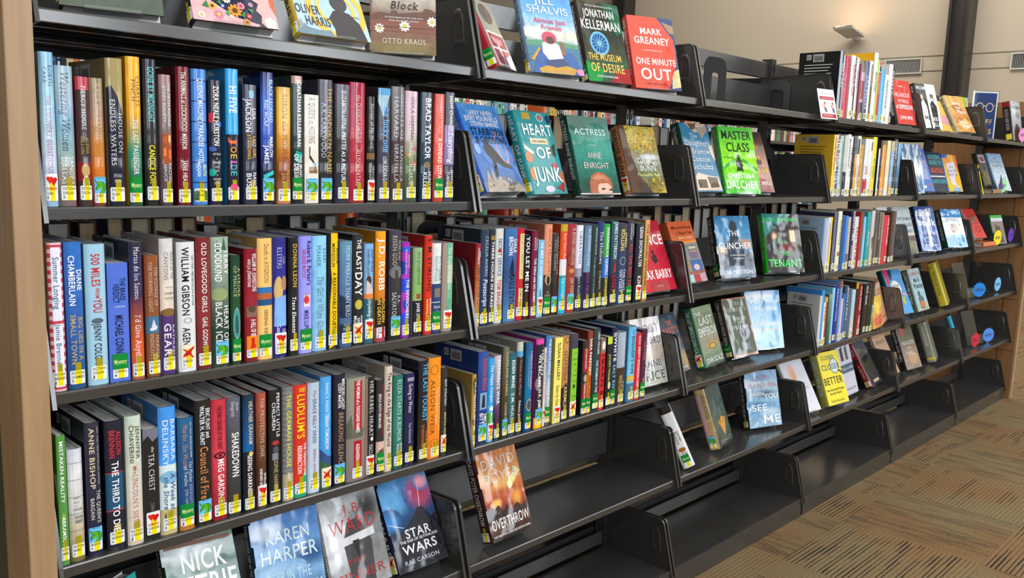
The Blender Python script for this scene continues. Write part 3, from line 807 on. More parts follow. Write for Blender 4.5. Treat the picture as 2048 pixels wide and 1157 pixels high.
# ------------------------------------------------------------------ what stands on the shelves
SPINES = r'''
2~~1~~0.014~~0.0219~~0.233~~pale blue hardcover with two-hearts sticker~~8bd,9cd,cde,9bd~~R:CARR/R~~ROBYN;0.081;0.217;.7;.3;457;s|CARR;0.095;0.199;.32;.3;457;s|THE COUNTRY GUESTHOUSE;0.272;0.803;.5;.34;b59;s
2~~1~~0.0369~~0.0264~~0.215~~misty grey-blue hardcover with white script~~9bc,abc,7ac,9bb,987,766~~F:DALLAS/S~~Westering Women;0.04;0.6;.5;.5;345;si|SANDRA;0.641;0.847;.72;.28;fff;s|DALLAS;0.646;0.841;.3;.28;fff;s
2~~1~~0.0666~~0.0211~~0.201~~dark brown hardcover with red top corner~~b34~~F:DILLON/A~~#rect 0 .1 1 1 433|#rect 0 .66 1 .8 822|#ell .5 .72 .3 .05 ca6|#ell .5 .82 .25 .06 edb|MERCY HOUSE;0.07;0.409;.5;.36;eee;s|ALENA;0.464;0.591;.68;.24;cb5;s|DILLON;0.458;0.594;.32;.24;cb5;s
2~~1~~0.0883~~0.0216~~0.201~~sandy brown hardcover fading to orange~~986,a87,c84,d72,733~~U:DURST/S~~RACE the SANDS;0.044;0.481;.5;.42;dca;s|SARAH BETH DURST;0.514;0.79;.5;.26;d94;s
2~~1~~0.1121~~0.0269~~0.234~~black hardcover with olive gold top~~b9a46a~~F:ELON/E~~#rect 0 0 1 .22 a96|#poly 0,.2 .25,.18 .6,.25 1,.4 1,1 0,1 223|HOUSE ON;0.366;0.637;.75;.26;eee;s|ENDLESS WATERS;0.274;0.725;.32;.3;eee;s|EMUNA;0.779;0.804;.5;.5;ddd;sn|ELON;0.819;0.838;.5;.4;ddd;sn
2~~1~~0.1448~~0.0235~~0.24~~golden hardcover fading down to teal~~fb3,fb3,ea2,497,375,253~~M:FINCH/C~~CHARLES;0.127;0.331;.75;.26;432;s|FINCH;0.15;0.297;.42;.3;432;s|THE LAST PASSENGER;0.416;0.788;.5;.36;eee;b
2~~1~~0.1727~~0.0235~~0.239~~black hardcover with teal and yellow lettering~~223,333,222~~F:FOX/C~~GONE BY MIDNIGHT;0.052;0.428;.5;.44;6cc;b|CANDICE FOX;0.584;0.848;.5;.44;fe2;b
2~~1~~0.1974~~0.021~~0.216~~mauve brown hardcover with orange lit windows~~a88,766,544~~F:HAUCK/R~~#rect .1 .45 .9 .68 a53|#rect .2 .47 .4 .52 f93|#rect .6 .46 .8 .51 fa4|#rect .2 .56 .4 .62 f84|#rect .6 .57 .8 .64 e73|THE FIFTH AVENUE;0.059;0.394;.72;.26;ddd;b|STORY SOCIETY;0.086;0.362;.33;.26;ddd;b|RACHEL;0.674;0.829;.7;.26;ccc;b|HAUCK;0.685;0.818;.33;.26;ccc;b
2~~1~~0.2272~~0.0242~~0.232~~maroon hardcover with white title lettering~~712~~F:HEALEY/J~~The ANIMALS at LOCKWOOD MANOR;0.035;0.594;.5;.36;eed;b|JANE HEALEY;0.677;0.882;.5;.36;eed;b
2~~1~~0.2553~~0.0275~~0.231~~bright blue hardcover ruled with thin navy lines~~48d~~F:HOGAN/R~~#rect 0 .08 1 .087 236|#rect 0 .23 1 .237 236|#rect 0 .38 1 .387 236|#rect 0 .53 1 .537 236|#rect 0 .68 1 .687 236|#rect 0 .83 1 .837 236|#rect 0 .9 1 .97 575|QUEENIE MALONE'S PARADISE HOTEL;0.067;0.695;.5;.34;fff;b|RUTH;0.705;0.785;.72;.25;fe8;b|HOGAN;0.689;0.79;.35;.25;fff;b
2~~1~~0.2868~~0.0243~~0.215~~black hardcover with red and blue dots~~223~~F:HURSTON/Z~~#ell .08 .3 .25 .04 d34|#ell .8 .35 .25 .02 36c|#ell .2 .55 .3 .02 46b|#ell .15 .74 .3 .03 2a9|ZORA NEALE HURSTON;0.045;0.524;.5;.42;fff;b|HITTING;0.582;0.599;.5;.6;ddd;bn|A;0.616;0.634;.5;.1;ddd;bn|STRAIGHT;0.649;0.668;.5;.65;ddd;bn|LICK;0.686;0.703;.5;.3;ddd;bn|WITH;0.718;0.735;.5;.3;ddd;bn|A;0.75;0.767;.5;.1;ddd;bn|CROOKED;0.785;0.802;.5;.6;ddd;bn|STICK;0.816;0.835;.5;.45;ddd;bn
2~~1~~0.3166~~0.025~~0.237~~bright blue and black hardcover with colourful letters~~3ae~~F:IDE/J~~#rect 0 .48 1 1 223|HI FIVE;0.124;0.322;.5;.6;fff;b|J;0.517;0.559;.5;.5;e63;b|O;0.57;0.617;.5;.5;ea3;b|E;0.623;0.66;.5;.5;db4;b|I;0.672;0.697;.5;.5;c6b;b|D;0.704;0.745;.5;.5;5ac;b|E;0.75;0.788;.5;.5;4bb;b|#ell .5 .87 .3 .025 e57
2~~1~~0.3507~~0.0278~~0.213~~dark slate hardcover with pale serif lettering~~445,334~~F:JACKSON/L~~#rect .35 .05 .7 .11 5ac|LISA;0.194;0.289;.72;.27;eef;b|JACKSON;0.123;0.396;.32;.4;eef;b|LAST GIRL;0.426;0.617;.72;.25;eb5;b|STANDING;0.414;0.623;.34;.25;eb5;b|NANCY;0.732;0.883;.72;.27;eef;b|BUSH;0.738;0.907;.32;.36;eef;b
2~~1~~0.3867~~0.0272~~0.238~~black and blue hardcover with teal fern~~115,36c,35b,224,223~~U:JAMES/M~~BLACK LEOPARD;0.053;0.376;.72;.3;bdf;b|RED WOLF;0.208;0.408;.35;.3;cdf;b|MARLON;0.484;0.642;.72;.28;fff;b|JAMES;0.555;0.691;.36;.34;fff;b|#poly .1,.78 .9,.74 .95,.77 .15,.81 3cc|#poly .1,.86 .9,.8 .95,.82 .15,.89 3bb
2~~1~~0.4172~~0.0295~~0.214~~amber hardcover with sunset over dark water~~da4,fc5,ea4,b62,632,d85~~F:JILES/P~~SIMON the FIDDLER;0.06;0.66;.5;.32;754;s|PAULETTE;0.709;0.871;.7;.22;fc8;s|JILES;0.74;0.859;.4;.22;fc8;s
2~~1~~0.4488~~0.0243~~0.237~~dark teal hardcover with bold white lettering~~455,233,122~~M:KELLERM/J~~#rect 0 0 1 .06 b98|#poly .3,.58 .95,.6 .6,.68 .2,.66 1a9|JONATHAN KELLERMAN;0.033;0.55;.6;.36;fff;b|THE MUSEUM;0.612;0.832;.75;.26;fff;b|OF DESIRE;0.606;0.836;.35;.38;fff;b
2~~1~~0.4769~~0.0314~~0.205~~cream paperback with delicate brown lettering~~ede6da~~U:KOZLOFF/S~~#poly .3,.48 .4,.47 .35,.55 .8,.64 .8,.66 .3,.58 432|#rect .3 .66 .9 .72 863|#ell .7 .64 .15 .02 8bd|A QUEEN in HIDING;0.026;0.449;.5;.42;543;s
2~~1~~0.5099~~0.0336~~0.236~~charcoal hardcover with gold serif title~~556,333,222~~U:LARKWOO/A~~THE UNSPOKEN NAME;0.062;0.76;.72;.36;eb3;s|A.K. LARKWOOD;0.188;0.632;.32;.34;dde;s
2~~1~~0.5462~~0.034~~0.23~~dark grey hardcover with studded pattern~~667,333,334~~F:LITTLE/E~~ELIZABETH LITTLE;0.053;0.37;.5;.3;eee;b|PRETTY AS A PICTURE;0.4;0.831;.5;.3;eee;b
2~~1~~0.5807~~0.0379~~0.237~~raspberry red hardcover with white serif lettering~~a24,b34,a23~~F:PATAKI/A~~the QUEEN'S FORTUNE;0.105;0.5;.5;.32;fdd;s|ALLISON PATAKI;0.554;0.859;.5;.32;fdd;s
2~~1~~0.6239~~0.0209~~0.212~~slim dark hardcover with white title~~222~~R:PETERSO/T~~#rect 0 .53 1 .59 864|Secrets of My Heart;0.06;0.482;.5;.4;eee;si|TRACIE;0.651;0.788;.72;.28;eee;s|PETERSON;0.624;0.794;.35;.28;eee;s
2~~1~~0.6481~~0.0324~~0.231~~slate hardcover with pale blue corner and lettering~~445~~F:RADER/L~~#poly 0,0 1,0 .6,.15 .3,.25 0,.12 acd|#rect 0 0 1 .06 6ad|the lucky one;0.154;0.559;.6;.5;7bf;b|LORI RADER-DAY;0.596;0.849;.5;.32;eee;b
2~~1~~0.6835~~0.0349~~0.237~~dark moss grey hardcover with tall serif lettering~~777,433,543~~F:SERRITE/F~~GHOSTS OF;0.067;0.46;.74;.26;dde;s|HARVARD;0.085;0.441;.32;.32;dde;s|FRANCESCA;0.509;0.821;.74;.26;dde;s|SERRITELLA;0.49;0.827;.34;.3;dde;s
2~~1~~0.7215~~0.034~~0.231~~pale pink hardcover with flower garden photograph~~dbc,dbc,cbb,785,564,454~~F:SHIPMAN/V~~#ell .7 .52 .2 .02 b55|#ell .3 .57 .2 .02 ca6|#ell .7 .65 .2 .02 c66|VIOLA SHIPMAN;0.051;0.433;.5;.3;756;s|THE;0.646;0.718;.7;.2;fff;s|HEIRLOOM GARDEN;0.466;0.874;.42;.32;fff;s
2~~1~~0.7654~~0.0323~~0.232~~navy hardcover with big white block lettering~~456,234~~F:TAYLOR/B~~BRAD TAYLOR;0.051;0.604;.55;.5;fff;b|#ell .5 .66 .28 .03 875|HUNTER;0.722;0.907;.75;.32;fff;b|KILLER;0.728;0.9;.35;.34;fff;b
2~~1~~0.7997~~0.0289~~0.231~~coral red hardcover with cream lettering~~d54,e65,c43~~M:TODD/C~~CHARLES TODD;0.046;0.367;.5;.34;fbb;b|A DIVIDED LOYALTY;0.407;0.867;.5;.4;fff;b
2~~1~~0.8307~~0.0296~~0.237~~slate and lavender hardcover with script title~~445~~F:TURNER/N~~#rect 0 .3 1 .66 98b|LIGHT CHANGES;0.032;0.356;.5;.34;eee;b|Everything;0.363;0.638;.55;.5;fff;i|NANCY E;0.711;0.87;.72;.26;eee;b|TURNER;0.724;0.87;.32;.28;eee;b
3~~1~~0.014~~0.0227~~0.238~~pink and white striped hardcover~~f0c8cf~~F:BRENNER/J~~#stripe c45 18|#rect .18 .03 .82 .52 eef|#rect .18 .54 .82 .97 eef|Summer Longing;0.095;0.441;.5;.42;478;b|Jamie Brenner;0.544;0.838;.5;.36;579;b
3~~1~~0.0392~~0.0271~~0.238~~strong blue hardcover with white name~~37c,36b,258~~F:CHAMBER/D~~DIANE;0.187;0.328;.78;.3;fff;b|CHAMBERLAIN;0.091;0.431;.36;.36;fff;b|BIG LIES IN A;0.508;0.805;.75;.27;ba7;b|SMALL TOWN;0.491;0.833;.34;.32;ba7;b
3~~1~~0.07~~0.0331~~0.233~~sky blue hardcover with wobbly red title~~a6d2ea~~F:COLGAN/J~~500 MILES;0.067;0.297;.5;.42;c33;b|FROM;0.308;0.381;.55;.2;c33;b|YOU;0.387;0.483;.55;.45;c33;b|#ell .5 .54 .28 .02 567|JENNY COLGAN;0.563;0.874;.5;.36;333;b
3~~1~~0.1045~~0.0343~~0.2~~short periwinkle paperback~~57d~~M:CONNELL/M~~THE BRASS;0.127;0.314;.72;.26;124;b|VERDICT;0.173;0.334;.4;.3;124;b|A MASTER;0.36;0.371;.55;.5;fff;n|MICHAEL CONNELLY;0.436;0.851;.5;.4;113;b
3~~1~~0.1401~~0.0223~~0.233~~hardcover fading from dusk purple to orange~~334,336,435,b53,e63,b64~~F:DE LOS/M~~Marisa de los Santos;0.034;0.412;.5;.42;fff;s|I'd Give Anything;0.529;0.903;.5;.46;fff;s
3~~1~~0.166~~0.0242~~0.21~~brown hardcover with small sailing ship panel~~953,853~~F:ENDICOT/M~~#rect 0 .5 1 .64 479|#poly .2,.6 .8,.58 .7,.61 .3,.62 eee|#poly .3,.6 .5,.52 .7,.59 dde|THE VOYAGE OF;0.097;0.418;.74;.25;dcb;s|THE MORNING LIGHT;0.052;0.465;.34;.27;dcb;s|MARINA;0.657;0.851;.75;.27;dcb;s|ENDICOTT;0.644;0.858;.35;.28;dcb;s
3~~1~~0.1925~~0.0252~~0.237~~cream hardcover with purple lower half~~ddd,edc,ccb~~F:GEAR/K~~#rect 0 .55 1 1 537|#ell .5 .54 .5 .03 863|PEOPLE OF THE;0.098;0.297;.82;.22;653;s|CANYONS;0.098;0.303;.4;.3;765;s|A NOVEL OF;0.349;0.361;.6;.6;876;n|NORTH AMERICA'S;0.391;0.408;.6;.7;876;n|FORGOTTEN PAST;0.429;0.444;.6;.7;876;n|GEAR;0.621;0.866;.42;.5;eee;sb|KATHLEEN;0.633;0.884;.85;.2;dcf;b
3~~1~~0.2211~~0.033~~0.23~~white hardcover with bold black name~~e8e8ec~~K:GIBSON/W~~NEW YORK TIMES BESTSELLING AUTHOR;0.103;0.489;.82;.12;555;b|WILLIAM GIBSON;0.042;0.564;.42;.42;111;b|#ring .5 .6 .22 .022 999|AGENCY;0.657;0.863;.42;.42;111;b
3~~1~~0.2565~~0.0273~~0.236~~dark red textured hardcover with wide white capitals~~812a2c,943034,7a2628~~F:GODWIN/G~~OLD LOVEGOOD GIRLS;0.036;0.564;.5;.36;eee;b|GAIL GODWIN;0.601;0.861;.5;.36;eee;b
3~~1~~0.2853~~0.0344~~0.236~~misty green grey hardcover with castle spires~~aba,898,243,343~~U:GOODKIN/T~~#poly .2,.12 .3,.02 .4,.12 465|#poly .55,.1 .68,0 .8,.1 465|#ell .4 .44 .5 .05 9a7|TERRY;0.097;0.287;.8;.28;fff;b|GOODKIND;0.043;0.343;.36;.4;fff;b|HEART OF;0.528;0.816;.78;.3;eee;b|BLACK ICE;0.497;0.823;.36;.38;eee;b
3~~1~~0.3229~~0.0209~~0.201~~dark green hardcover with oval sea cameo~~243,253,142~~M:HUBER/A~~#ell .5 .63 .35 .15 8aa|#ell .5 .63 .28 .13 399|#poly .4,.55 .6,.56 .65,.72 .35,.72 355|A STROKE;0.117;0.381;.74;.28;dda;s|OF MALICE;0.095;0.381;.36;.3;dda;s|ANNA LEE HUBER;0.774;0.954;.5;.28;dda;s
3~~1~~0.3482~~0.0271~~0.212~~crimson hardcover with white block lettering~~8e1c2a,a02434,861a28~~W:JOHNSTO/W~~#rect .1 .51 .9 .6 865|#ell .5 .53 .3 .03 543|WILLIAM W. JOHNSTONE;0.042;0.376;.7;.36;eee;b|AND J.A. JOHNSTONE;0.09;0.333;.3;.22;eee;b|A HILL OF BEANS;0.622;0.826;.6;.4;fff;b
3~~1~~0.3761~~0.0313~~0.23~~pale orange hardcover with river town photo~~fc7~~M:KENT/S~~#rect 0 .4 1 .45 37b|#rect 0 .45 1 .5 b63|#rect 0 .5 1 .55 258|Death in AVIGNON;0.045;0.362;.55;.34;654;s|SERENA KENT;0.585;0.833;.5;.24;876;b
3~~1~~0.4089~~0.0301~~0.23~~royal blue hardcover with embracing couple picture~~338,339,228~~R:KLEYPAS/L~~#ell .35 .44 .3 .12 db7|#ell .75 .38 .22 .06 b86|#poly .1,.5 .9,.48 .95,.74 .05,.74 8bf|LISA;0.16;0.217;.75;.2;ccf;s|KLEYPAS;0.08;0.257;.42;.36;ccf;s|Chasing;0.762;0.821;.75;.28;eef;i|Cassandra;0.733;0.827;.35;.28;eef;i
3~~1~~0.4399~~0.0212~~0.229~~black hardcover with gold author name~~222~~F:LEON/D~~DONNA LEON;0.052;0.42;.6;.44;eb4;sb|Trace Elements;0.496;0.805;.5;.42;fff;sbi
3~~1~~0.4636~~0.0305~~0.231~~lavender blue hardcover with small red fox bottle~~99f,aaf~~M:LUPICA/M~~#rect .3 .5 .75 .6 fdd|#ell .5 .54 .2 .035 d34|#poly .35,.51 .5,.47 .65,.51 ca9|Robert B. Parker's;0.041;0.416;.72;.34;124;b|GRUDGE MATCH;0.111;0.351;.34;.26;c46;b|MIKE LUPICA;0.629;0.839;.5;.34;124;b
3~~1~~0.4957~~0.0333~~0.23~~light sky blue hardcover with silver script~~9df,8ce,9ce~~F:MAHER/K~~KERRI;0.107;0.232;.78;.24;468;s|MAHER;0.083;0.262;.38;.28;468;s|The Girl in White Gloves;0.346;0.874;.5;.46;678;si
3~~1~~0.5324~~0.0243~~0.234~~yellow hardcover with ragged black edge~~222~~F:MARGOLI/P~~#poly .2,0 1,0 1,.95 .1,1 .15,.6 .3,.4 .2,.3 fc1|PHILLIP;0.13;0.266;.8;.24;221;b|MARGOLIN;0.088;0.29;.44;.3;221;b|A REASONABLE DOUBT;0.338;0.826;.56;.36;221;b
3~~1~~0.5583~~0.0306~~0.217~~blue grey hardcover with dark tree and castle~~69b,57a,468~~F:MILLER/A~~#poly 0,.5 .6,.55 .8,.72 0,.72 235|#rect 0 .78 1 .92 235|MORE MIRACLE THAN BIRD;0.041;0.715;.55;.34;dee;s|ALICE;0.775;0.796;.5;.5;dee;sn|MILLER;0.814;0.841;.5;.6;dee;sn
3~~1~~0.5903~~0.0265~~0.229~~black hardcover with huge white title~~333,222~~K:MURRAY/A~~THE;0.043;0.13;.5;.4;fff;b|LAST;0.148;0.323;.5;.5;fff;b|DAY;0.335;0.548;.5;.66;fff;b|#ell .5 .63 .35 .045 cb4|ANDREW;0.731;0.827;.82;.24;fff;b|HUNTER;0.75;0.827;.5;.24;fff;b|MURRAY;0.731;0.903;.2;.24;fff;b
3~~1~~0.6203~~0.0246~~0.209~~teal hardcover with seated woman and orange band~~8be,8bd,79a~~R:OKE/J~~#ell .4 .37 .25 .05 532|#poly .2,.36 .7,.42 .9,.5 .1,.5 dcc|#rect 0 .5 1 .55 e84|#rect 0 .55 1 1 367|JANETTE OKE;0.055;0.282;.72;.22;346;b|LAURIE OKE LOGAN;0.048;0.324;.34;.22;346;b|Unyielding Hope;0.553;0.833;.5;.36;eff;i
3~~1~~0.646~~0.0273~~0.234~~amber hardcover with jagged black lower half~~fa2,f92,c72,b63~~X:ROBB/J~~#poly 0,.62 .5,.6 1,.66 1,.88 0,.88 222|#rect 0 .87 1 1 a45|J.D.;0.074;0.235;.5;.55;fff;b|ROBB;0.266;0.529;.5;.55;fff;b|GOLDEN;0.611;0.826;.72;.34;fc4;b|IN DEATH;0.611;0.839;.3;.32;fc4;b
3~~1~~0.6832~~0.033~~0.234~~black hardcover with lone swordsman picture~~445,222~~U:SALVATO/R~~#ell .5 .38 .5 .06 777|#poly .4,.36 .6,.36 .7,.5 .55,.56 .4,.5 443|SONG of the;0.088;0.27;.75;.2;dca;s|RISEN GOD;0.044;0.321;.36;.36;dca;s|R.A.;0.595;0.671;.75;.26;eee;s|SALVATORE;0.563;0.826;.36;.36;eee;s
3~~1~~0.7182~~0.023~~0.208~~magenta purple and blue abstract hardcover~~a3b,b4c,93b~~F:SEXTON/M~~#rect 0 .05 1 .1 36d|#rect 0 .2 .4 .33 24a|#rect 0 .38 .9 .52 35d|#rect .2 .6 .7 .7 24b|#rect 0 .74 .8 .86 35d|MARGARET;0.136;0.273;.75;.24;ebd;b|WILKERSON SEXTON;0.072;0.331;.38;.24;ebd;b|THE REVISIONERS;0.389;0.798;.6;.38;fff;b
3~~1~~0.7509~~0.0268~~0.194~~misty green hardcover with black lower half~~9b8,8b6,cd9~~F:SHEMILT/J~~#rect 0 .6 1 1 223|#rect .3 .52 .7 .58 a43|the playground;0.047;0.415;.55;.36;465;s|JANE SHEMILT;0.628;0.93;.5;.34;eee;b
3~~1~~0.7793~~0.0225~~0.22~~bright red hardcover with dark stencil name~~d32~~F:STIRLIN/S~~S. M. STIRLING;0.028;0.564;.55;.5;222;b|SHADOWS OF;0.634;0.881;.76;.28;fff;b|ANNIHILATION;0.641;0.924;.32;.28;fe5;b
3~~1~~0.8034~~0.027~~0.202~~white hardcover with blue evening street picture~~eee,dee,cce~~M:THOMPSO/V~~#rect 0 .45 1 .65 347|#rect .2 .5 .8 .6 876|#rect 0 .66 1 1 347|VICTORIA;0.145;0.42;.75;.28;345;s|THOMPSON;0.137;0.42;.34;.28;567;s|Murder;0.691;0.722;.5;.7;fff;sn|on;0.745;0.765;.5;.2;fff;sn|Pleasant;0.784;0.812;.5;.75;fff;sn
3~~1~~0.8346~~0.0323~~0.201~~taupe hardcover with green misty panel~~a98~~R:WOODSM/D~~#rect .35 0 1 .9 7b9|#rect .35 .25 1 .45 bca|The English Daughter;0.047;0.531;.62;.34;fff;s|Woods;0.626;0.84;.6;.4;4a7;i
4~~1~~0.014~~0.0145~~0.221~~green paperback with white block title~~594~~F:ABRAMSO/T~~MISTAKEN REALITY;0.045;0.514;.5;.42;fff;b|#ell .5 .63 .2 .035 9b6|ABRAMSON;0.626;0.858;.5;.42;fff;b
4~~1~~0.0308~~0.0239~~0.193~~white hardcover printed like a creased map~~dde,eee,ddd,cb9,763~~F:BARRY/K~~#rect 0 .12 1 .124 777|#rect 0 .27 1 .274 777|#rect 0 .42 1 .424 777|#rect 0 .57 1 .574 777|#rect 0 .72 1 .724 777|#rect .3 0 .31 .9 777|#rect .85 0 .86 .9 777|NIGHT;0.424;0.44;.5;.4;754;n|BOAT;0.461;0.476;.5;.35;754;n|TO;0.494;0.507;.45;.15;754;n|TANGIER;0.521;0.542;.55;.6;754;n|KEVIN;0.586;0.614;.6;.5;444;n|BARRY;0.624;0.656;.6;.5;444;n
4~~1~~0.0593~~0.0249~~0.231~~dark navy hardcover with spaced gold capitals~~334,224~~U:BISHOP/A~~NEW YORK TIMES BESTSELLING AUTHOR;0.033;0.464;.82;.12;aaa;b|ANNE BISHOP;0.04;0.492;.42;.34;dca;b|THE QUEEN'S;0.505;0.752;.75;.26;ccb;b|BARGAIN;0.56;0.725;.34;.26;ccb;b
4~~1~~0.0914~~0.0312~~0.227~~black hardcover with blue shadowy picture~~223~~F:BRENNAN/A~~#rect 0 .4 1 .69 257|#rect 0 .395 1 .402 c34|#rect 0 .69 1 .697 c34|ALLISON;0.083;0.263;.72;.28;d34;b|BRENNAN;0.069;0.284;.36;.3;d34;b|THE THIRD TO DIE;0.312;0.857;.5;.38;fff;b
4~~1~~0.1242~~0.0281~~0.231~~cream hardcover with faded red serif title~~cdc,ddc,dcb~~F:CHIAVER/J~~JENNIFER;0.083;0.333;.72;.24;554;b|CHIAVERINI;0.069;0.361;.34;.28;554;b|Mrs.;0.382;0.452;.5;.26;b56;i|LINCOLN'S SISTERS;0.452;0.906;.5;.32;b45;s
4~~1~~0.1539~~0.0273~~0.202~~black paperback with grey treetops above~~778~~R:CHIAVAR/H~~#poly 0,.1 .3,.06 .6,.12 1,.08 1,1 0,1 222|the;0.16;0.209;.6;.2;ddd;i|TEA CHEST;0.225;0.558;.5;.38;eee;s|CHIAVAROLI;0.664;0.821;.5;.22;999;s
4~~1~~0.1828~~0.0321~~0.235~~sky blue hardcover with sea shore picture~~49e,5af,48d~~F:DELINSK/B~~#rect 0 .45 1 .8 dee|#rect 0 .8 1 1 cb8|#ell .5 .55 .5 .05 8bd|#poly .2,.84 .3,.82 .35,.95 .25,.95 554|#poly .55,.82 .65,.82 .7,.94 .6,.94 554|BARBARA;0.097;0.42;.76;.26;def;b|DELINSKY;0.097;0.455;.34;.32;def;b|A Week at;0.519;0.804;.72;.3;358;i|the Shore;0.54;0.797;.34;.3;358;i
4~~1~~0.2155~~0.0293~~0.21~~deep blue hardcover with orange bottom band~~269,258,148~~M:FLETCHE/J~~#rect 0 .86 1 1 b73|#rect .9 0 1 .86 47a|Murder, She Wrote;0.063;0.448;.42;.34;d96;s|USA TODAY BESTSELLING SERIES;0.04;0.359;.78;.12;ccc;b|The Murder;0.391;0.577;.74;.25;eee;s|of Twelve;0.424;0.602;.42;.25;eee;s|JESSICA FLETCHER;0.593;0.822;.74;.2;ccd;s|JON LAND;0.634;0.789;.45;.2;ccd;s
4~~1~~0.2482~~0.0315~~0.235~~black hardcover with ornate orange title~~222~~U:FLINT/E~~ERIC FLINT and;0.064;0.302;.76;.28;fff;b|WALTER H. HUNT;0.043;0.353;.4;.28;fff;b|Council of Fire;0.367;0.792;.5;.5;d84;sb
4~~1~~0.2804~~0.03~~0.231~~bright red hardcover with eye emblem~~c34,d45,912~~F:GARDINE/M~~#ell .5 .46 .4 .026 311|#ell .5 .46 .28 .014 d45|#ell .5 .46 .12 .01 311|THE DARK CORNERS OF THE NIGHT;0.052;0.409;.5;.3;311;b|MEG GARDINER;0.491;0.886;.55;.42;fff;b
4~~1~~0.311~~0.0297~~0.229~~charcoal grey hardcover with heavy white title~~667,444,333~~F:GINGRIC/N~~Newt;0.045;0.113;.7;.2;eee;s|Gingrich;0.03;0.159;.4;.24;eee;s|SHAKEDOWN;0.295;0.672;.55;.5;fff;b|#rect .35 .82 .7 .88 a33
4~~1~~0.3419~~0.024~~0.23~~black hardcover with glowing blue picture~~134,16a,148~~F:GRAHAM/H~~#rect 0 .48 1 1 222|#poly .1,.55 .9,.5 .8,.9 .2,.9 112|#ell .6 .5 .2 .02 dc6|HEATHER GRAHAM;0.054;0.418;.6;.36;dca;b|SEEING DARKNESS;0.51;0.868;.5;.4;fff;b
4~~1~~0.3705~~0.0221~~0.229~~rusty brown hardcover with faint picture~~b54,853,532,643~~R:GRAY/S~~THE PROTECTIVE ONE;0.043;0.554;.5;.38;ecb;s|SHELLEY;0.698;0.83;.75;.24;fff;b|SHEPARD GRAY;0.654;0.836;.36;.26;fff;b
4~~1~~0.3982~~0.0258~~0.229~~black hardcover with small red flower drawing~~222~~F:HANNAH/S~~#ell .5 .46 .3 .02 b33|#ell .5 .52 .25 .03 556|#rect .2 .55 .7 .61 889|PERFECT LITTLE;0.025;0.412;.72;.3;eee;b|CHILDREN;0.105;0.349;.34;.28;eee;b|SOPHIE HANNAH;0.614;0.882;.5;.36;ba7;b
4~~1~~0.4256~~0.0245~~0.231~~grey hardcover ruled with thin lines and yellow title~~888~~F:HESS/A~~#stripe 777 22|#rect 0 .76 1 1 ba8|THE GERMAN HOUSE;0.062;0.702;.5;.4;dd5;b|ANNETTE HESS;0.747;0.887;.5;.3;eed;b
4~~1~~0.4506~~0.0314~~0.231~~bright red hardcover with green lower corner~~d32~~F:FREEMAN/J~~#poly 0,.9 .4,.85 1,.75 1,1 0,1 1a7|ROBERT;0.025;0.063;.6;.5;fd2;bn|LUDLUM'S;0.082;0.474;.5;.56;fd2;b|THE TREADSTONE;0.519;0.815;.8;.24;fff;b|RESURRECTION;0.538;0.789;.4;.32;fff;b
4~~1~~0.4843~~0.0288~~0.23~~pale ice blue hardcover with spaced grey title~~bcd,cde~~F:JANOWIT/B~~The;0.064;0.128;.5;.22;779;i|GRACE KELLY DRESS;0.141;0.548;.5;.28;668;b|BRENDA JANOWITZ;0.6;0.888;.5;.22;b68;b
4~~1~~0.5151~~0.0277~~0.237~~bright blue hardcover over green jungle coast~~5ae,4ae,48c~~K:KRESS/N~~#poly 0,.7 1,.76 1,1 0,1 464|#poly 0,.64 .5,.7 1,.72 1,.8 0,.74 358|NANCY KRESS;0.056;0.315;.5;.26;dff;b|TERRAN TOMORROW;0.327;0.646;.5;.32;fff;b
4~~1~~0.5446~~0.0291~~0.237~~black hardcover with slanted tan title~~223~~U:LACKEY/M~~MERCEDES LACKEY;0.038;0.312;.74;.28;fff;b|CODY MARTIN;0.076;0.293;.42;.28;fff;b|BREAKING SILENCE;0.332;0.824;.55;.42;a86;bi
4~~1~~0.5773~~0.0488~~0.224~~wide grey hardcover with two red title boxes~~998,877~~F:LAPIERR/A~~#rect .35 .03 .75 .52 b12|#rect .35 .61 .75 .92 b12|#poly 0,.45 .2,.35 .3,.5 .9,.5 .8,.58 0,.58 665|THE WOMAN of a THOUSAND NAMES;0.027;0.53;.55;.2;fff;b|ALEXANDRA LAPIERRE;0.642;0.937;.55;.2;fff;b
4~~1~~0.6268~~0.0245~~0.218~~black hardcover with brown left edge~~222~~R:MACLEAN/M~~#rect 0 0 .15 1 a87|HER REBEL HEART;0.036;0.597;.55;.42;eee;s|#ell .6 .62 .15 .02 eee|MACLEAN;0.677;0.845;.5;.42;eee;s
4~~1~~0.652~~0.0225~~0.209~~slim dark hardcover with red title and white foot~~333~~M:NEUBAUE/E~~#rect 0 .65 1 .88 dba|#poly .2,.75 .8,.72 .9,.85 .3,.85 743|MURDER AT THE MENA HOUSE;0.052;0.582;.75;.3;b23;b|ERICA RUTH NEUBAUER;0.142;0.505;.32;.3;eee;b
4~~1~~0.675~~0.0217~~0.236~~tall cream hardcover with hand drawn title~~dcb~~F:PHILLIP/A~~The King at the Edge of the World;0.06;0.758;.5;.44;222;b
4~~1~~0.7007~~0.028~~0.211~~teal hardcover with white serif title~~276,387,165~~F:ROSEN/J~~ELIZA STARTS A RUMOR;0.045;0.705;.5;.4;eee;s|JANE L.;0.728;0.884;.75;.24;eee;b|ROSEN;0.736;0.884;.4;.26;eee;b
4~~1~~0.7319~~0.0307~~0.209~~navy hardcover with white lettering and silver band~~225,224~~F:RUSHWOR/S~~#rect .2 .04 .8 .08 99a|Going to Water;0.108;0.428;.5;.36;fff;s|Stan Rushworth;0.538;0.76;.5;.26;dde;s
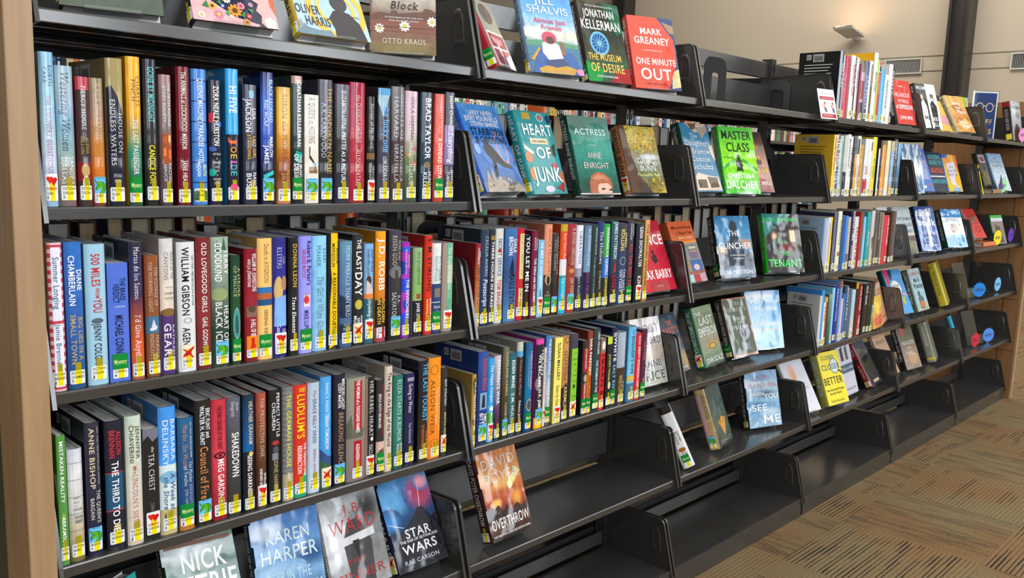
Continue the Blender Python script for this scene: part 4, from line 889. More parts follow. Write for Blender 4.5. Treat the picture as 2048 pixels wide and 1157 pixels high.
4~~1~~0.7688~~0.0294~~0.234~~tall black hardcover with electric blue title~~223,222,432~~F:STEINHA/O~~THE LAST TOURIST;0.028;0.598;.6;.5;5be;b|OLEN;0.698;0.841;.8;.24;d73;b|STEINHAUER;0.633;0.891;.4;.26;d73;b
4~~1~~0.7991~~0.0379~~0.236~~tall bright orange hardcover with swirl ornament~~f92,f82~~F:WEIR/A~~#ring .4 .12 .3 .05 c71|#ring .5 .85 .35 .05 c71|KATHERYN HOWARD;0.19;0.744;.85;.16;fd8;b|ALISON WEIR;0.218;0.759;.3;.3;432;s|The Scandalous Queen;0.295;0.665;.62;.18;fea;i
4~~1~~0.8383~~0.0194~~0.207~~slim charcoal hardcover with spaced white capitals~~333~~K:WELLS/M~~EXIT STRATEGY;0.13;0.433;.6;.34;eee;b|MARTHA WELLS;0.507;0.796;.6;.34;cc8;b
3~~2~~0.9331~~0.0152~~0.196~~hardcover fading from red to tan~~a23,c74,ea7~~F:ACKERMA/S~~SARA;0.096;0.168;.75;.26;fff;b|ACKERMAN;0.056;0.248;.4;.28;fff;b|RED SKY OVER HAWAII;0.288;0.864;.5;.42;754;b
3~~2~~0.9496~~0.0283~~0.228~~dark blue hardcover with large sun at foot~~345,246,136~~F:AHERN/C~~#ell .5 .89 .4 .04 fb2|CECELIA AHERN;0.069;0.485;.6;.34;dde;s|Postscript;0.513;0.794;.55;.5;fff;i
3~~2~~0.9785~~0.0196~~0.227~~black paperback with gold and white lettering~~334~~F:BLACK/C~~CARA BLACK;0.063;0.109;.5;.7;eb4;bn|THREE HOURS IN PARIS;0.126;0.818;.5;.44;fff;b
3~~2~~0.9995~~0.0297~~0.228~~cream hardcover with blue and red lettering~~dddbd5~~F:BRADBY/T~~SECRET SERVICE;0.105;0.501;.5;.42;36a;b|#ell .45 .23 .2 .02 a33|TOM BRADBY;0.537;0.852;.5;.42;c33;b
3~~2~~1.0306~~0.0422~~0.227~~mid blue hardcover with dark jet shape~~47b,358,58b~~F:BROWN/D~~#poly .3,.46 .55,.3 .7,.5 .6,.52 124|DALE;0.114;0.258;.76;.32;fff;b|BROWN;0.086;0.286;.38;.34;fff;b|EAGLE STATION;0.496;0.889;.55;.44;112;b
3~~2~~1.0733~~0.0253~~0.227~~bright red hardcover with cream title panels~~c23~~F:BROWN/K~~#rect .25 .06 .85 .55 ed9|#rect .25 .65 .85 .9 ed9|RECIPE for a PERFECT WIFE;0.072;0.522;.55;.28;444;s|KARMA BROWN;0.647;0.883;.55;.26;444;b
3~~2~~1.1001~~0.0219~~0.209~~black hardcover with stacked white title~~223,222,421~~F:~~YOU LET ME IN;0.021;0.675;.5;.6;fff;b
3~~2~~1.1226~~0.0217~~0.219~~maroon hardcover with white lettering~~724~~F:BURDICK/S~~SERENA;0.091;0.221;.75;.26;ecc;b|BURDICK;0.076;0.228;.4;.26;ecc;b|THE GIRLS with NO NAMES;0.313;0.814;.5;.4;fff;b
3~~2~~1.1468~~0.0226~~0.195~~light blue paperback with pink hearts label~~7be,8ce,9ce~~R:CURTIS/R~~WE MET IN DECEMBER;0.029;0.62;.5;.4;fff;b|ROSIE CURTIS;0.655;0.839;.5;.28;256;b
3~~2~~1.173~~0.0297~~0.233~~peach hardcover with dark oval portrait base~~e97,da8~~M:FELLOWE/J~~#rect 0 .55 1 1 433|#ell .5 .6 .38 .065 ca7|#ell .5 .61 .2 .05 222|JESSICA FELLOWES;0.048;0.552;.55;.32;b34;s|The;0.729;0.751;.5;.3;eda;sn|MITFORD;0.766;0.788;.5;.7;eda;sn
3~~2~~1.2053~~0.0246~~0.209~~charcoal hardcover with faint lettering~~444,333,311~~U:~~CRIES FROM THE;0.046;0.509;.72;.26;ccc;s|LOST ISLAND;0.079;0.459;.36;.28;ccc;s
3~~2~~1.2314~~0.0266~~0.232~~orange white and cyan striped hardcover~~e52~~F:LEVANGI/G~~#rect 0 0 1 .08 ca2|#rect 0 .39 1 .57 eee|#rect 0 .57 1 1 1bd|#rect 0 .57 1 .6 39a|Been There, Married That;0.104;0.545;.5;.36;eef;s|Gigi Levangie;0.597;0.832;.5;.38;fff;s
3~~2~~1.2596~~0.0364~~0.232~~brick red hardcover with fine linework~~a34,943,a33~~U:JIN/Y~~#ell .5 .53 .3 .025 d84|#ring .4 .4 .4 .08 822|A BOND UNDONE;0.048;0.47;.6;.38;edc;s|JIN YONG;0.615;0.829;.6;.38;edc;s
3~~2~~1.2987~~0.0277~~0.227~~white hardcover with dark photo lower half~~eef,dde~~F:KEALEY/I~~#rect 0 .5 1 1 334|#rect 0 .5 1 .6 99a|LIBERATION;0.07;0.452;.5;.4;345;s|Imogen Kealey;0.515;0.855;.5;.38;ccd;s
3~~2~~1.3281~~0.0282~~0.226~~hardcover pale blue above and navy below~~68a,79b,9bc~~F:KELLY/J~~#rect 0 .55 1 1 225|the WHISPERS of WAR;0.039;0.482;.5;.34;fff;s|JULIA KELLY;0.554;0.858;.5;.36;c46;s
3~~2~~1.3586~~0.0259~~0.227~~dark teal hardcover with fine pale lettering~~344,233~~F:~~MADELINE STEVENS;0.039;0.357;.6;.28;aca;b|The Mother of Invention;0.373;0.887;.5;.28;8aa;i
3~~2~~1.3862~~0.0263~~0.234~~black hardcover with white title~~348,333,332~~F:MONTGOM/J~~The Hollows;0.111;0.492;.5;.5;fff;s|Jess Montgomery;0.57;0.783;.5;.3;ddd;s
3~~2~~1.4137~~0.0285~~0.227~~green hardcover with blue and black bands~~3a4~~F:MOORE/C~~#rect 0 .4 1 .65 37c|#rect 0 .65 1 1 233|SHAKESPEARE FOR;0.04;0.403;.5;.4;fff;b|SQUIRRELS;0.419;0.615;.5;.4;fff;b|CHRISTOPHER MOORE;0.639;0.934;.5;.36;fd4;b
3~~2~~1.4435~~0.0303~~0.234~~dark teal hardcover with tall white name~~467,345,233~~F:PATTERS/J~~#rect 0 .62 1 1 323|JAMES PATTERSON;0.016;0.443;.5;.5;cee;b|#poly .4,.5 .6,.48 .7,.6 .3,.6 a33|LOST;0.635;0.843;.5;.56;b23;b
3~~2~~1.4774~~0.0396~~0.226~~navy hardcover with round silver seal~~445,247~~F:ROLLINS/J~~#ell .5 .46 .35 .055 889|#ell .5 .46 .25 .04 246|JAMES;0.11;0.293;.78;.32;ed8;b|ROLLINS;0.069;0.334;.38;.38;fd6;b|THE LAST;0.559;0.836;.74;.3;dde;b|ODYSSEY;0.567;0.844;.36;.34;dde;b
3~~2~~1.5202~~0.0304~~0.233~~charcoal hardcover with red vertical title~~445,333~~M:SCHAFFH/J~~JOANNA;0.044;0.19;.74;.24;ccc;b|SCHAFFHAUSEN;0.036;0.23;.4;.24;ccc;b|ALL THE BEST LIES;0.279;0.838;.5;.46;d45;b
3~~2~~1.557~~0.0356~~0.225~~black hardcover with white bold name~~334,222~~R:SHOWALT/G~~GENA SHOWALTER;0.042;0.554;.5;.42;fff;sb|KING;0.666;0.855;.5;.46;fee;sb
3~~2~~1.5959~~0.0231~~0.234~~slim tan paperback with brown lettering~~da6,b84~~F:~~THE RESCUED HISTORIES;0.049;0.814;.5;.34;532;b
4~~2~~0.9331~~0.0128~~0.178~~gold hardcover with dark leaf pattern~~ca5~~F:ALVAREZ/J~~#poly .1,.1 .5,.02 .7,.2 .3,.3 221|#poly .5,.35 .9,.3 .8,.5 .4,.5 332|#ell .4 .65 .3 .05 743|JULIA ALVAREZ;0.106;0.508;.55;.4;fff;b|Afterlife;0.544;0.778;.55;.5;fff;i
4~~2~~0.9536~~0.0335~~0.229~~dark blue hardcover with small portrait~~35a,249,136~~U:BRIGGS/P~~#rect .15 .44 .85 .62 8ac|#poly .4,.46 .6,.47 .65,.6 .3,.6 223|PATRICIA BRIGGS;0.076;0.418;.55;.42;d53;b|SMOKE;0.671;0.855;.72;.34;fff;b|BITTEN;0.657;0.855;.32;.34;fff;b
4~~2~~0.9885~~0.0209~~0.209~~bright sky blue hardcover with green meadow foot~~3ae,2ae,8cf~~R:CARLSON/M~~#rect 0 .65 1 .8 4a3|#ell .5 .6 .3 .03 fff|The Happy Camper;0.077;0.525;.5;.46;fff;i|MELODY;0.65;0.791;.5;.3;fff;b
4~~2~~1.0116~~0.0225~~0.212~~hardcover cream above and navy below~~dcc,99a,336,224~~F:ELIASBE/J~~HANNAH'S WAR;0.053;0.575;.5;.5;fff;b|JAN ELIASBERG;0.606;0.894;.5;.34;a34;b
4~~2~~1.0364~~0.0206~~0.23~~dark brown hardcover with gold lettering~~776,543,332~~U:HARRIS/C~~CHARLAINE HARRIS;0.057;0.534;.55;.42;db7;b|A LONGER FALL;0.606;0.829;.5;.38;db9;b
4~~2~~1.0593~~0.0256~~0.212~~teal hardcover with white spaced capitals~~267,477,245~~F:HULSE/S~~EDEN MINE;0.085;0.421;.5;.44;eff;b|S.M. HULSE;0.483;0.846;.5;.42;dee;b
4~~2~~1.0887~~0.0223~~0.236~~black hardcover with grey misty top~~ccb~~F:JAMES/R~~#rect 0 .1 1 .16 4ad|#rect 0 .16 1 1 322|The Woman in the Mirror;0.112;0.585;.5;.36;da8;s|Rebecca James;0.635;0.871;.5;.38;eed;i
4~~2~~1.1168~~0.0256~~0.231~~peacock blue hardcover with cat medallion~~269,17a,158~~M:ADAMS/A~~#ell .5 .7 .38 .07 ba8|#ell .5 .7 .3 .055 356|CARELESS WHISKERS;0.094;0.524;.68;.32;def;s|A CAT IN THE STACKS MYSTERY;0.145;0.495;.3;.16;9bc;b
4~~2~~1.1556~~0.0303~~0.235~~black hardcover with pink top and yellow foot~~e4a~~U:JEMISIN/N~~#rect 0 .06 1 .88 223|#rect 0 .88 1 1 fc1|#ell .3 .5 .3 .08 888|THE CITY;0.115;0.418;.76;.3;fff;b|WE BECAME;0.172;0.535;.42;.36;fff;b|N.K. JEMISIN;0.564;0.857;.5;.34;fff;b
4~~2~~1.1869~~0.0091~~0.209~~slim cream paperback with hearts label~~edc~~R:~~The Boyfriend Project;0.049;0.641;.5;.4;b77;i
4~~2~~1.197~~0.0229~~0.239~~hardcover with blue sky fading to white~~48c,69c,bcd,555~~M:MACNEAL/S~~THE KING'S JUSTICE;0.043;0.438;.5;.38;fff;b|SUSAN ELIA MACNEAL;0.481;0.845;.5;.36;fff;b
4~~2~~1.225~~0.0311~~0.23~~bright yellow paperback~~fe7~~R:MALLERY/S~~SUSAN MALLERY;0.06;0.498;.5;.4;332;b|Sisters by Choice;0.552;0.819;.5;.4;332;i
4~~2~~1.2597~~0.027~~0.231~~tan hardcover with brown domes picture~~c95,b74~~F:NOKES/L~~#ring .5 .05 .3 .04 643|#poly 0,.62 .6,.55 1,.65 1,1 0,1 322|THE BODY;0.219;0.478;.78;.26;432;s|OUTSIDE;0.174;0.531;.4;.38;432;s|KREMLIN;0.6;0.877;.5;.44;ec8;b
4~~2~~1.2921~~0.0352~~0.23~~dark hardcover with lime green title panel~~445,222~~K:LIU/K~~#rect .15 .17 .95 .87 8c3|THE;0.215;0.235;.55;.35;232;sn|HIDDEN;0.284;0.307;.55;.6;232;sn|GIRL;0.346;0.369;.55;.4;232;sn|and;0.415;0.431;.55;.3;232;sn|Other;0.477;0.497;.55;.45;232;sn|Stories;0.544;0.566;.55;.5;232;sn|#ell .5 .62 .12 .025 232|KEN;0.726;0.75;.55;.4;232;sn|LIU;0.773;0.796;.55;.3;232;sn
4~~2~~1.341~~0.0216~~0.207~~dark hardcover with crimson title box~~333~~M:LLOYD/C~~#rect .1 .1 .9 .42 a23|#ell .5 .5 .3 .05 ba8|#rect .1 .58 .9 .8 a23|DEATH COMES TO THE NURSERY;0.104;0.373;.5;.24;fff;b|Catherine Lloyd;0.565;0.81;.5;.3;fff;b
4~~2~~1.3632~~0.0208~~0.232~~dark red hardcover with blazing orange lower half~~943,a32,e82,a33~~M:PARETSK/S~~SARA PARETSKY;0.093;0.531;.5;.5;fff;b|DEAD LAND;0.547;0.784;.5;.5;a22;b
4~~2~~1.3896~~0.0315~~0.234~~dark teal hardcover with thin white capitals~~344,244,133~~M:~~LIBBY FISCHER;0.043;0.307;.6;.26;dee;b|THE WOMAN IN THE VEIL;0.378;0.857;.5;.32;dee;b
4~~2~~1.4218~~0.0239~~0.203~~bright red paperback with small white hen~~d23~~F:~~#rect 0 0 1 .2 876|#ell .5 .1 .3 .06 eee|#rect .2 .23 .8 .25 522|BARN 8;0.281;0.804;.5;.5;322;b
4~~2~~1.4474~~0.0219~~0.205~~dark paperback with yellow top~~222~~F:~~#rect 0 0 1 .1 cd4|#ell .6 .68 .3 .05 dda|JACOB'S TROUBLE;0.244;0.644;.5;.38;dd6;b
4~~2~~1.471~~0.024~~0.228~~navy hardcover with tall white title~~225,134~~M:WHITE/R~~WHITE;0.122;0.425;.55;.54;fff;b|SALT RIVER;0.466;0.864;.5;.5;8cd;b|RANDY WAYNE;0.057;0.114;.5;.7;fff;bn
4~~2~~1.5023~~0.0386~~0.21~~hardcover silver above and brown below~~abc,99a~~F:WHITLOW/R~~#rect 0 .49 1 1 432|REDEMPTION LAND;0.08;0.467;.55;.28;eee;s|WHITLOW;0.593;0.884;.4;.38;eda;s|ROBERT;0.684;0.848;.75;.22;eda;s
4~~2~~1.5471~~0.0358~~0.222~~light blue hardcover with yellow bridge~~6be,7ce,8ce~~F:WOOD/T~~#rect 0 .65 1 .72 db5|#rect 0 .75 1 1 479|the;0.043;0.094;.5;.24;356;i|ENGINEER'S WIFE;0.12;0.628;.5;.4;256;b|TRACEY ENERSON WOOD;0.794;0.96;.5;.24;fff;b
4~~2~~1.5848~~0.0269~~0.199~~bright red hardcover with pale lettering~~d23~~F:HARVEY/K~~FEELS LIKE FALLING;0.039;0.174;.5;.4;fcc;b|KRISTY WOODSON HARVEY;0.203;0.896;.5;.4;fff;b
4~~2~~1.6155~~0.0273~~0.205~~plum purple hardcover with red lettering~~524~~M:WRIGHT/J~~ECHOES AMONG;0.113;0.512;.72;.26;c78;b|THE STONES;0.17;0.436;.4;.28;c78;b|WRIGHT;0.704;0.934;.5;.34;caa;b
1~~4~~2.7747~~0.0306~~0.242~~tall black hardcover with barcode on back cover~~333,222,222,345~~F:~~#rect 0 0 .3 1 9ab|SALT FAT;0.181;0.556;.6;.4;eee;b
1~~4~~2.808~~0.0082~~0.229~~white book with red printed lettering~~eee~~F:~~#rect .3 .2 .8 .9 b44
1~~4~~2.8177~~0.0187~~0.185~~slim magenta paperback~~c37,b26~~F:~~THE SCOTCH;0.093;0.683;.5;.4;fcd;b
1~~4~~2.8377~~0.0371~~0.232~~crimson hardcover with fine white lettering~~b24,c23~~N:~~#rect .35 .1 .4 .9 d67|#rect .6 .1 .65 .9 d67
1~~4~~2.8784~~0.0356~~0.237~~white hardcover with large pink title~~eee~~F:~~REINVENTION;0.141;0.633;.6;.6;c35;b
1~~4~~2.9155~~0.0094~~0.231~~black and white book with bold lettering~~333~~F:~~ROUGE;0.032;0.462;.5;.7;eee;b
1~~4~~2.9263~~0.0305~~0.234~~pale grey hardcover with faded motif~~dddcd6~~F:~~#rect .4 .2 .6 .5 aaa
1~~4~~2.9583~~0.0117~~0.213~~slim plum paperback~~936~~N:~~
1~~4~~2.9722~~0.0378~~0.229~~cream hardcover with dark orange lower half~~654,dcb~~F:~~#rect 0 .2 1 .34 cab|#rect 0 .34 1 .65 943|#rect 0 .7 1 .9 332
1~~4~~3.013~~0.0423~~0.231~~navy hardcover with widely spaced white capitals~~557,67a,224~~F:~~SALMON;0.233;0.807;.5;.55;eee;s
1~~4~~3.0576~~0.0307~~0.235~~black and white hardcover with fine lettering~~eee~~F:~~#rect .4 .05 1 .9 333|LEADERSHIP;0.045;0.418;.7;.4;eee;b
1~~4~~3.0898~~0.035~~0.27~~tall white hardcover with lime stripe~~f4f4f0~~F:~~MILK STREET;0.28;0.574;.5;.4;676;b|#rect .8 .25 1 1 9b2
1~~4~~3.1264~~0.0126~~0.248~~slim lime green paperback~~ad2~~N:~~
1~~4~~3.1406~~0.0254~~0.238~~red paperback with white and black top~~d32~~F:~~#rect 0 0 1 .05 d33|#rect 0 .05 1 .17 ddd|#rect .2 .06 .8 .15 222|OUTBREAK;0.205;0.528;.5;.4;fdd;b
1~~4~~3.1684~~0.0378~~0.214~~sky blue hardcover~~4ad,5be~~F:~~
1~~4~~3.2086~~0.045~~0.196~~short white paperback~~e8ebf0~~F:~~RESISTANCE;0.111;0.685;.5;.3;668;b
1~~4~~3.2568~~0.0585~~0.242~~black and white hardcover with heavy lettering~~eee~~F:~~#rect .45 0 1 1 223|SIXERS;0.104;0.416;.5;.45;eee;b|THE LONG ROAD;0.429;0.795;.6;.3;eee;b
2~~4~~2.7783~~0.0232~~0.232~~thick yellow paperback with barcode on back~~fc3~~F:~~FAILURE TO LAUNCH;0.037;0.564;.6;.5;543;b
2~~4~~2.8029~~0.0179~~0.232~~white paperback with red and black lettering~~e8e4e4~~F:~~NUMBERED;0.057;0.46;.5;.7;b34;b|DAVID LITT;0.587;0.932;.5;.6;724;b
2~~4~~2.8221~~0.0208~~0.237~~black hardcover with big white title~~445~~F:~~THE NRA;0.074;0.52;.5;.8;fff;b|FULL;0.57;0.808;.5;.7;dde;b
2~~4~~2.8457~~0.0351~~0.231~~mint green hardcover~~acb,bdc,bcd~~F:~~#rect .5 .1 .7 .8 899
2~~4~~2.8837~~0.0271~~0.234~~pale grey hardcover with dark base~~ccc~~F:~~#rect 0 .6 1 1 334
2~~4~~2.9129~~0.0267~~0.239~~white hardcover with spaced black capitals~~e6e6e4~~F:~~BLOWOUT;0.069;0.528;.5;.5;333;b
2~~4~~2.941~~0.0219~~0.231~~narrow white hardcover with navy capitals~~eee~~F:~~THE LUNG FIX;0.169;0.681;.5;.6;335;b
2~~4~~2.9644~~0.0147~~0.23~~dark grey hardcover with fine white print~~444~~F:~~#rect .3 .1 .6 .8 777
2~~4~~2.982~~0.0223~~0.163~~short orange hardcover~~fa3~~F:~~WASTE;0.319;0.545;.5;.5;743;b
2~~4~~3.008~~0.03~~0.237~~white hardcover with grey print~~e4e4e2~~F:~~LITERARY;0.504;0.843;.5;.5;889;b|#rect 0 .05 .4 .3 333
2~~4~~3.0456~~0.0236~~0.204~~old gold hardcover~~c93,da4~~F:~~
2~~4~~3.08~~0.0372~~0.229~~white hardcover with red foot~~e8e8ec~~F:~~#rect 0 .7 1 .95 b34|JOKE;0.482;0.618;.5;.5;b34;b
2~~4~~3.1234~~0.0346~~0.229~~white hardcover with brown title~~e8e8e6~~F:~~#rect .3 .05 .7 .2 976
2~~4~~3.1604~~0.0376~~0.239~~bright yellow paperback with green lettering~~ed2,fd3~~F:~~MY GREEN;0.363;0.696;.5;.5;7a4;b
2~~4~~3.2101~~0.022~~0.194~~short navy and white paperback~~235~~F:~~#rect 0 0 .4 1 eee
2~~4~~3.2353~~0.0164~~0.229~~slim black paperback~~222~~N:~~
2~~4~~3.2567~~0.0399~~0.212~~bright orange hardcover~~e93,fa4~~F:~~
2~~4~~3.3176~~0.034~~0.231~~cream hardcover with tan back~~eda,fec~~N:~~
2~~4~~3.3541~~0.0293~~0.23~~pale blue and cream hardcover~~9bd~~F:~~#rect 0 0 1 .18 cb9|#rect 0 .82 1 1 da6
2~~4~~3.3886~~0.0297~~0.24~~black hardcover with white script title~~333~~F:~~Conquerors;0.027;0.343;.5;.7;eee;i|MACINTYRE;0.426;0.898;.5;.4;999;b
2~~4~~3.4341~~0.032~~0.222~~steel blue hardcover~~7be,58a,345~~F:~~
3~~4~~2.7572~~0.0062~~0.211~~pale sky blue hardcover with barcode back~~9cf,ace~~N:~~
3~~4~~2.7697~~0.0256~~0.21~~silver grey hardcover~~bbc~~F:~~
3~~4~~2.7986~~0.026~~0.213~~white hardcover with grey print~~dde~~F:~~#rect .4 .1 .6 .8 99a
3~~4~~2.8252~~0.0158~~0.214~~bright yellow hardcover~~fd2~~F:~~THE YELLOW;0.06;0.407;.5;.4;754;b
3~~4~~2.8508~~0.0299~~0.229~~navy purple hardcover with pale edge~~336~~F:~~#rect 0 0 .2 1 bbc
3~~4~~2.8874~~0.0337~~0.235~~cream hardcover with tall serif capitals~~eec~~F:~~SUFFRAGE;0.153;0.573;.6;.6;335;s|#rect .2 .68 .7 .75 a74
3~~4~~2.9314~~0.0137~~0.22~~steel blue hardcover~~469~~N:~~
3~~4~~2.9485~~0.0256~~0.216~~bright blue hardcover with silver back~~48d~~F:~~
3~~4~~2.981~~0.0231~~0.211~~beige hardcover with photograph foot~~cba~~F:~~#rect 0 .7 1 .85 876
3~~4~~3.0111~~0.0355~~0.233~~navy hardcover with heavy white serif capitals~~224~~F:~~ENDOFTIME;0.006;0.516;.6;.6;eee;sb|GREENE;0.593;0.825;.5;.4;dde;s
3~~4~~3.0538~~0.0361~~0.21~~white hardcover with red lettering~~e4e0e4~~F:~~FALL OF LIES;0.2;0.904;.5;.5;b35;b
3~~4~~3.0935~~0.0088~~0.228~~slim red hardcover~~c33~~N:~~
3~~4~~3.1045~~0.0294~~0.227~~brown hardcover~~654,765~~F:~~
3~~4~~3.1377~~0.0223~~0.208~~pale blue hardcover~~8cf~~F:~~#rect .3 .2 .6 .8 dde
3~~4~~3.1637~~0.0339~~0.227~~teal hardcover~~2aa~~F:~~RISING;0.357;0.627;.5;.5;cee;b
3~~4~~3.2129~~0.0323~~0.232~~pale cream hardcover with tree branch~~dcc,cba~~F:~~#poly .2,.5 .8,.45 .6,.7 .4,.7 654
3~~4~~3.2576~~0.0328~~0.23~~grey hardcover with black capitals~~666~~F:~~BLACK WAVE;0.04;0.406;.5;.6;222;s
3~~4~~3.2944~~0.0238~~0.228~~dark brown hardcover with pale capitals~~543~~F:~~BACKGROUND;0.021;0.544;.5;.6;cba;b
3~~4~~3.3205~~0.0136~~0.223~~tan hardcover with large grey capitals~~a98~~F:~~THE WAY;0.084;0.58;.6;.6;eed;s
3~~4~~3.3381~~0.0363~~0.208~~crimson hardcover~~c34~~N:~~
3~~4~~3.3769~~0.0344~~0.209~~bright red hardcover with white capitals~~d34~~F:~~THE WITCHES;0.061;0.612;.5;.5;fdd;b
3~~4~~3.4154~~0.029~~0.221~~dark brown hardcover with fine print~~432~~F:~~
3~~4~~3.4486~~0.0336~~0.225~~charcoal hardcover leaning slim~~655~~F:~~
4~~4~~2.7803~~0.0173~~0.203~~cream hardcover with barcode back~~ddd~~F:~~
4~~4~~2.7996~~0.0194~~0.223~~bright blue hardcover~~3ae,49e~~F:~~
4~~4~~2.8222~~0.0163~~0.173~~short white paperback~~eee~~F:~~RACE;0.093;0.43;.5;.5;b44;b
4~~4~~2.8405~~0.0178~~0.192~~orange edged hardcover with red title strip~~eb7~~F:~~#rect .2 .1 .8 .9 a33
4~~4~~2.8649~~0.0266~~0.202~~grey green hardcover~~8a9,576,355~~N:~~
4~~4~~2.8949~~0.0202~~0.225~~pale aqua hardcover~~9df,8ce~~F:~~
4~~4~~2.9219~~0.0307~~0.229~~royal blue hardcover with white lettering~~139~~F:~~RESOLUTION;0.045;0.62;.6;.5;dde;b
4~~4~~2.9594~~0.0159~~0.248~~tall blue white hardcover with red corner~~8ad~~F:~~#rect 0 0 1 .12 a75
4~~4~~2.9767~~0.0195~~0.174~~short lavender and pink paperback~~e9bfd0~~F:~~
4~~4~~2.999~~0.0211~~0.19~~medium blue hardcover~~37c~~F:~~#rect .4 .2 .6 .7 8ad
4~~4~~3.0257~~0.0284~~0.222~~steel blue hardcover with white capitals~~468~~F:~~SOLITARY;0.027;0.659;.6;.5;eee;b
4~~4~~3.0829~~0.0328~~0.202~~pale blue white hardcover~~ade,bcd,edb~~F:~~
4~~4~~3.123~~0.0147~~0.23~~slim brown hardcover with yellow top~~432~~N:~~#rect 0 0 1 .12 db3
4~~4~~3.1526~~0.0397~~0.219~~dark red hardcover with white capitals~~722,a23~~F:~~PLAIN SHARED;0.05;0.52;.5;.4;fdd;b|THEROUX;0.606;0.937;.5;.5;fdd;b
4~~4~~3.1976~~0.0458~~0.217~~black hardcover with stacked white title~~222~~F:~~THE LOST;0.043;0.203;.6;.5;eee;b|BOOK;0.232;0.421;.5;.4;eee;b
4~~4~~3.2472~~0.0349~~0.216~~black hardcover with cream edge~~221~~F:~~#rect .8 0 1 1 dc9|KINGDOM;0.102;0.469;.4;.4;a44;b
4~~4~~3.286~~0.0354~~0.223~~tall dark green hardcover with red title~~243~~F:~~#rect 0 0 1 .1 522|MAPMAKER;0.473;0.936;.5;.3;eee;b
'''
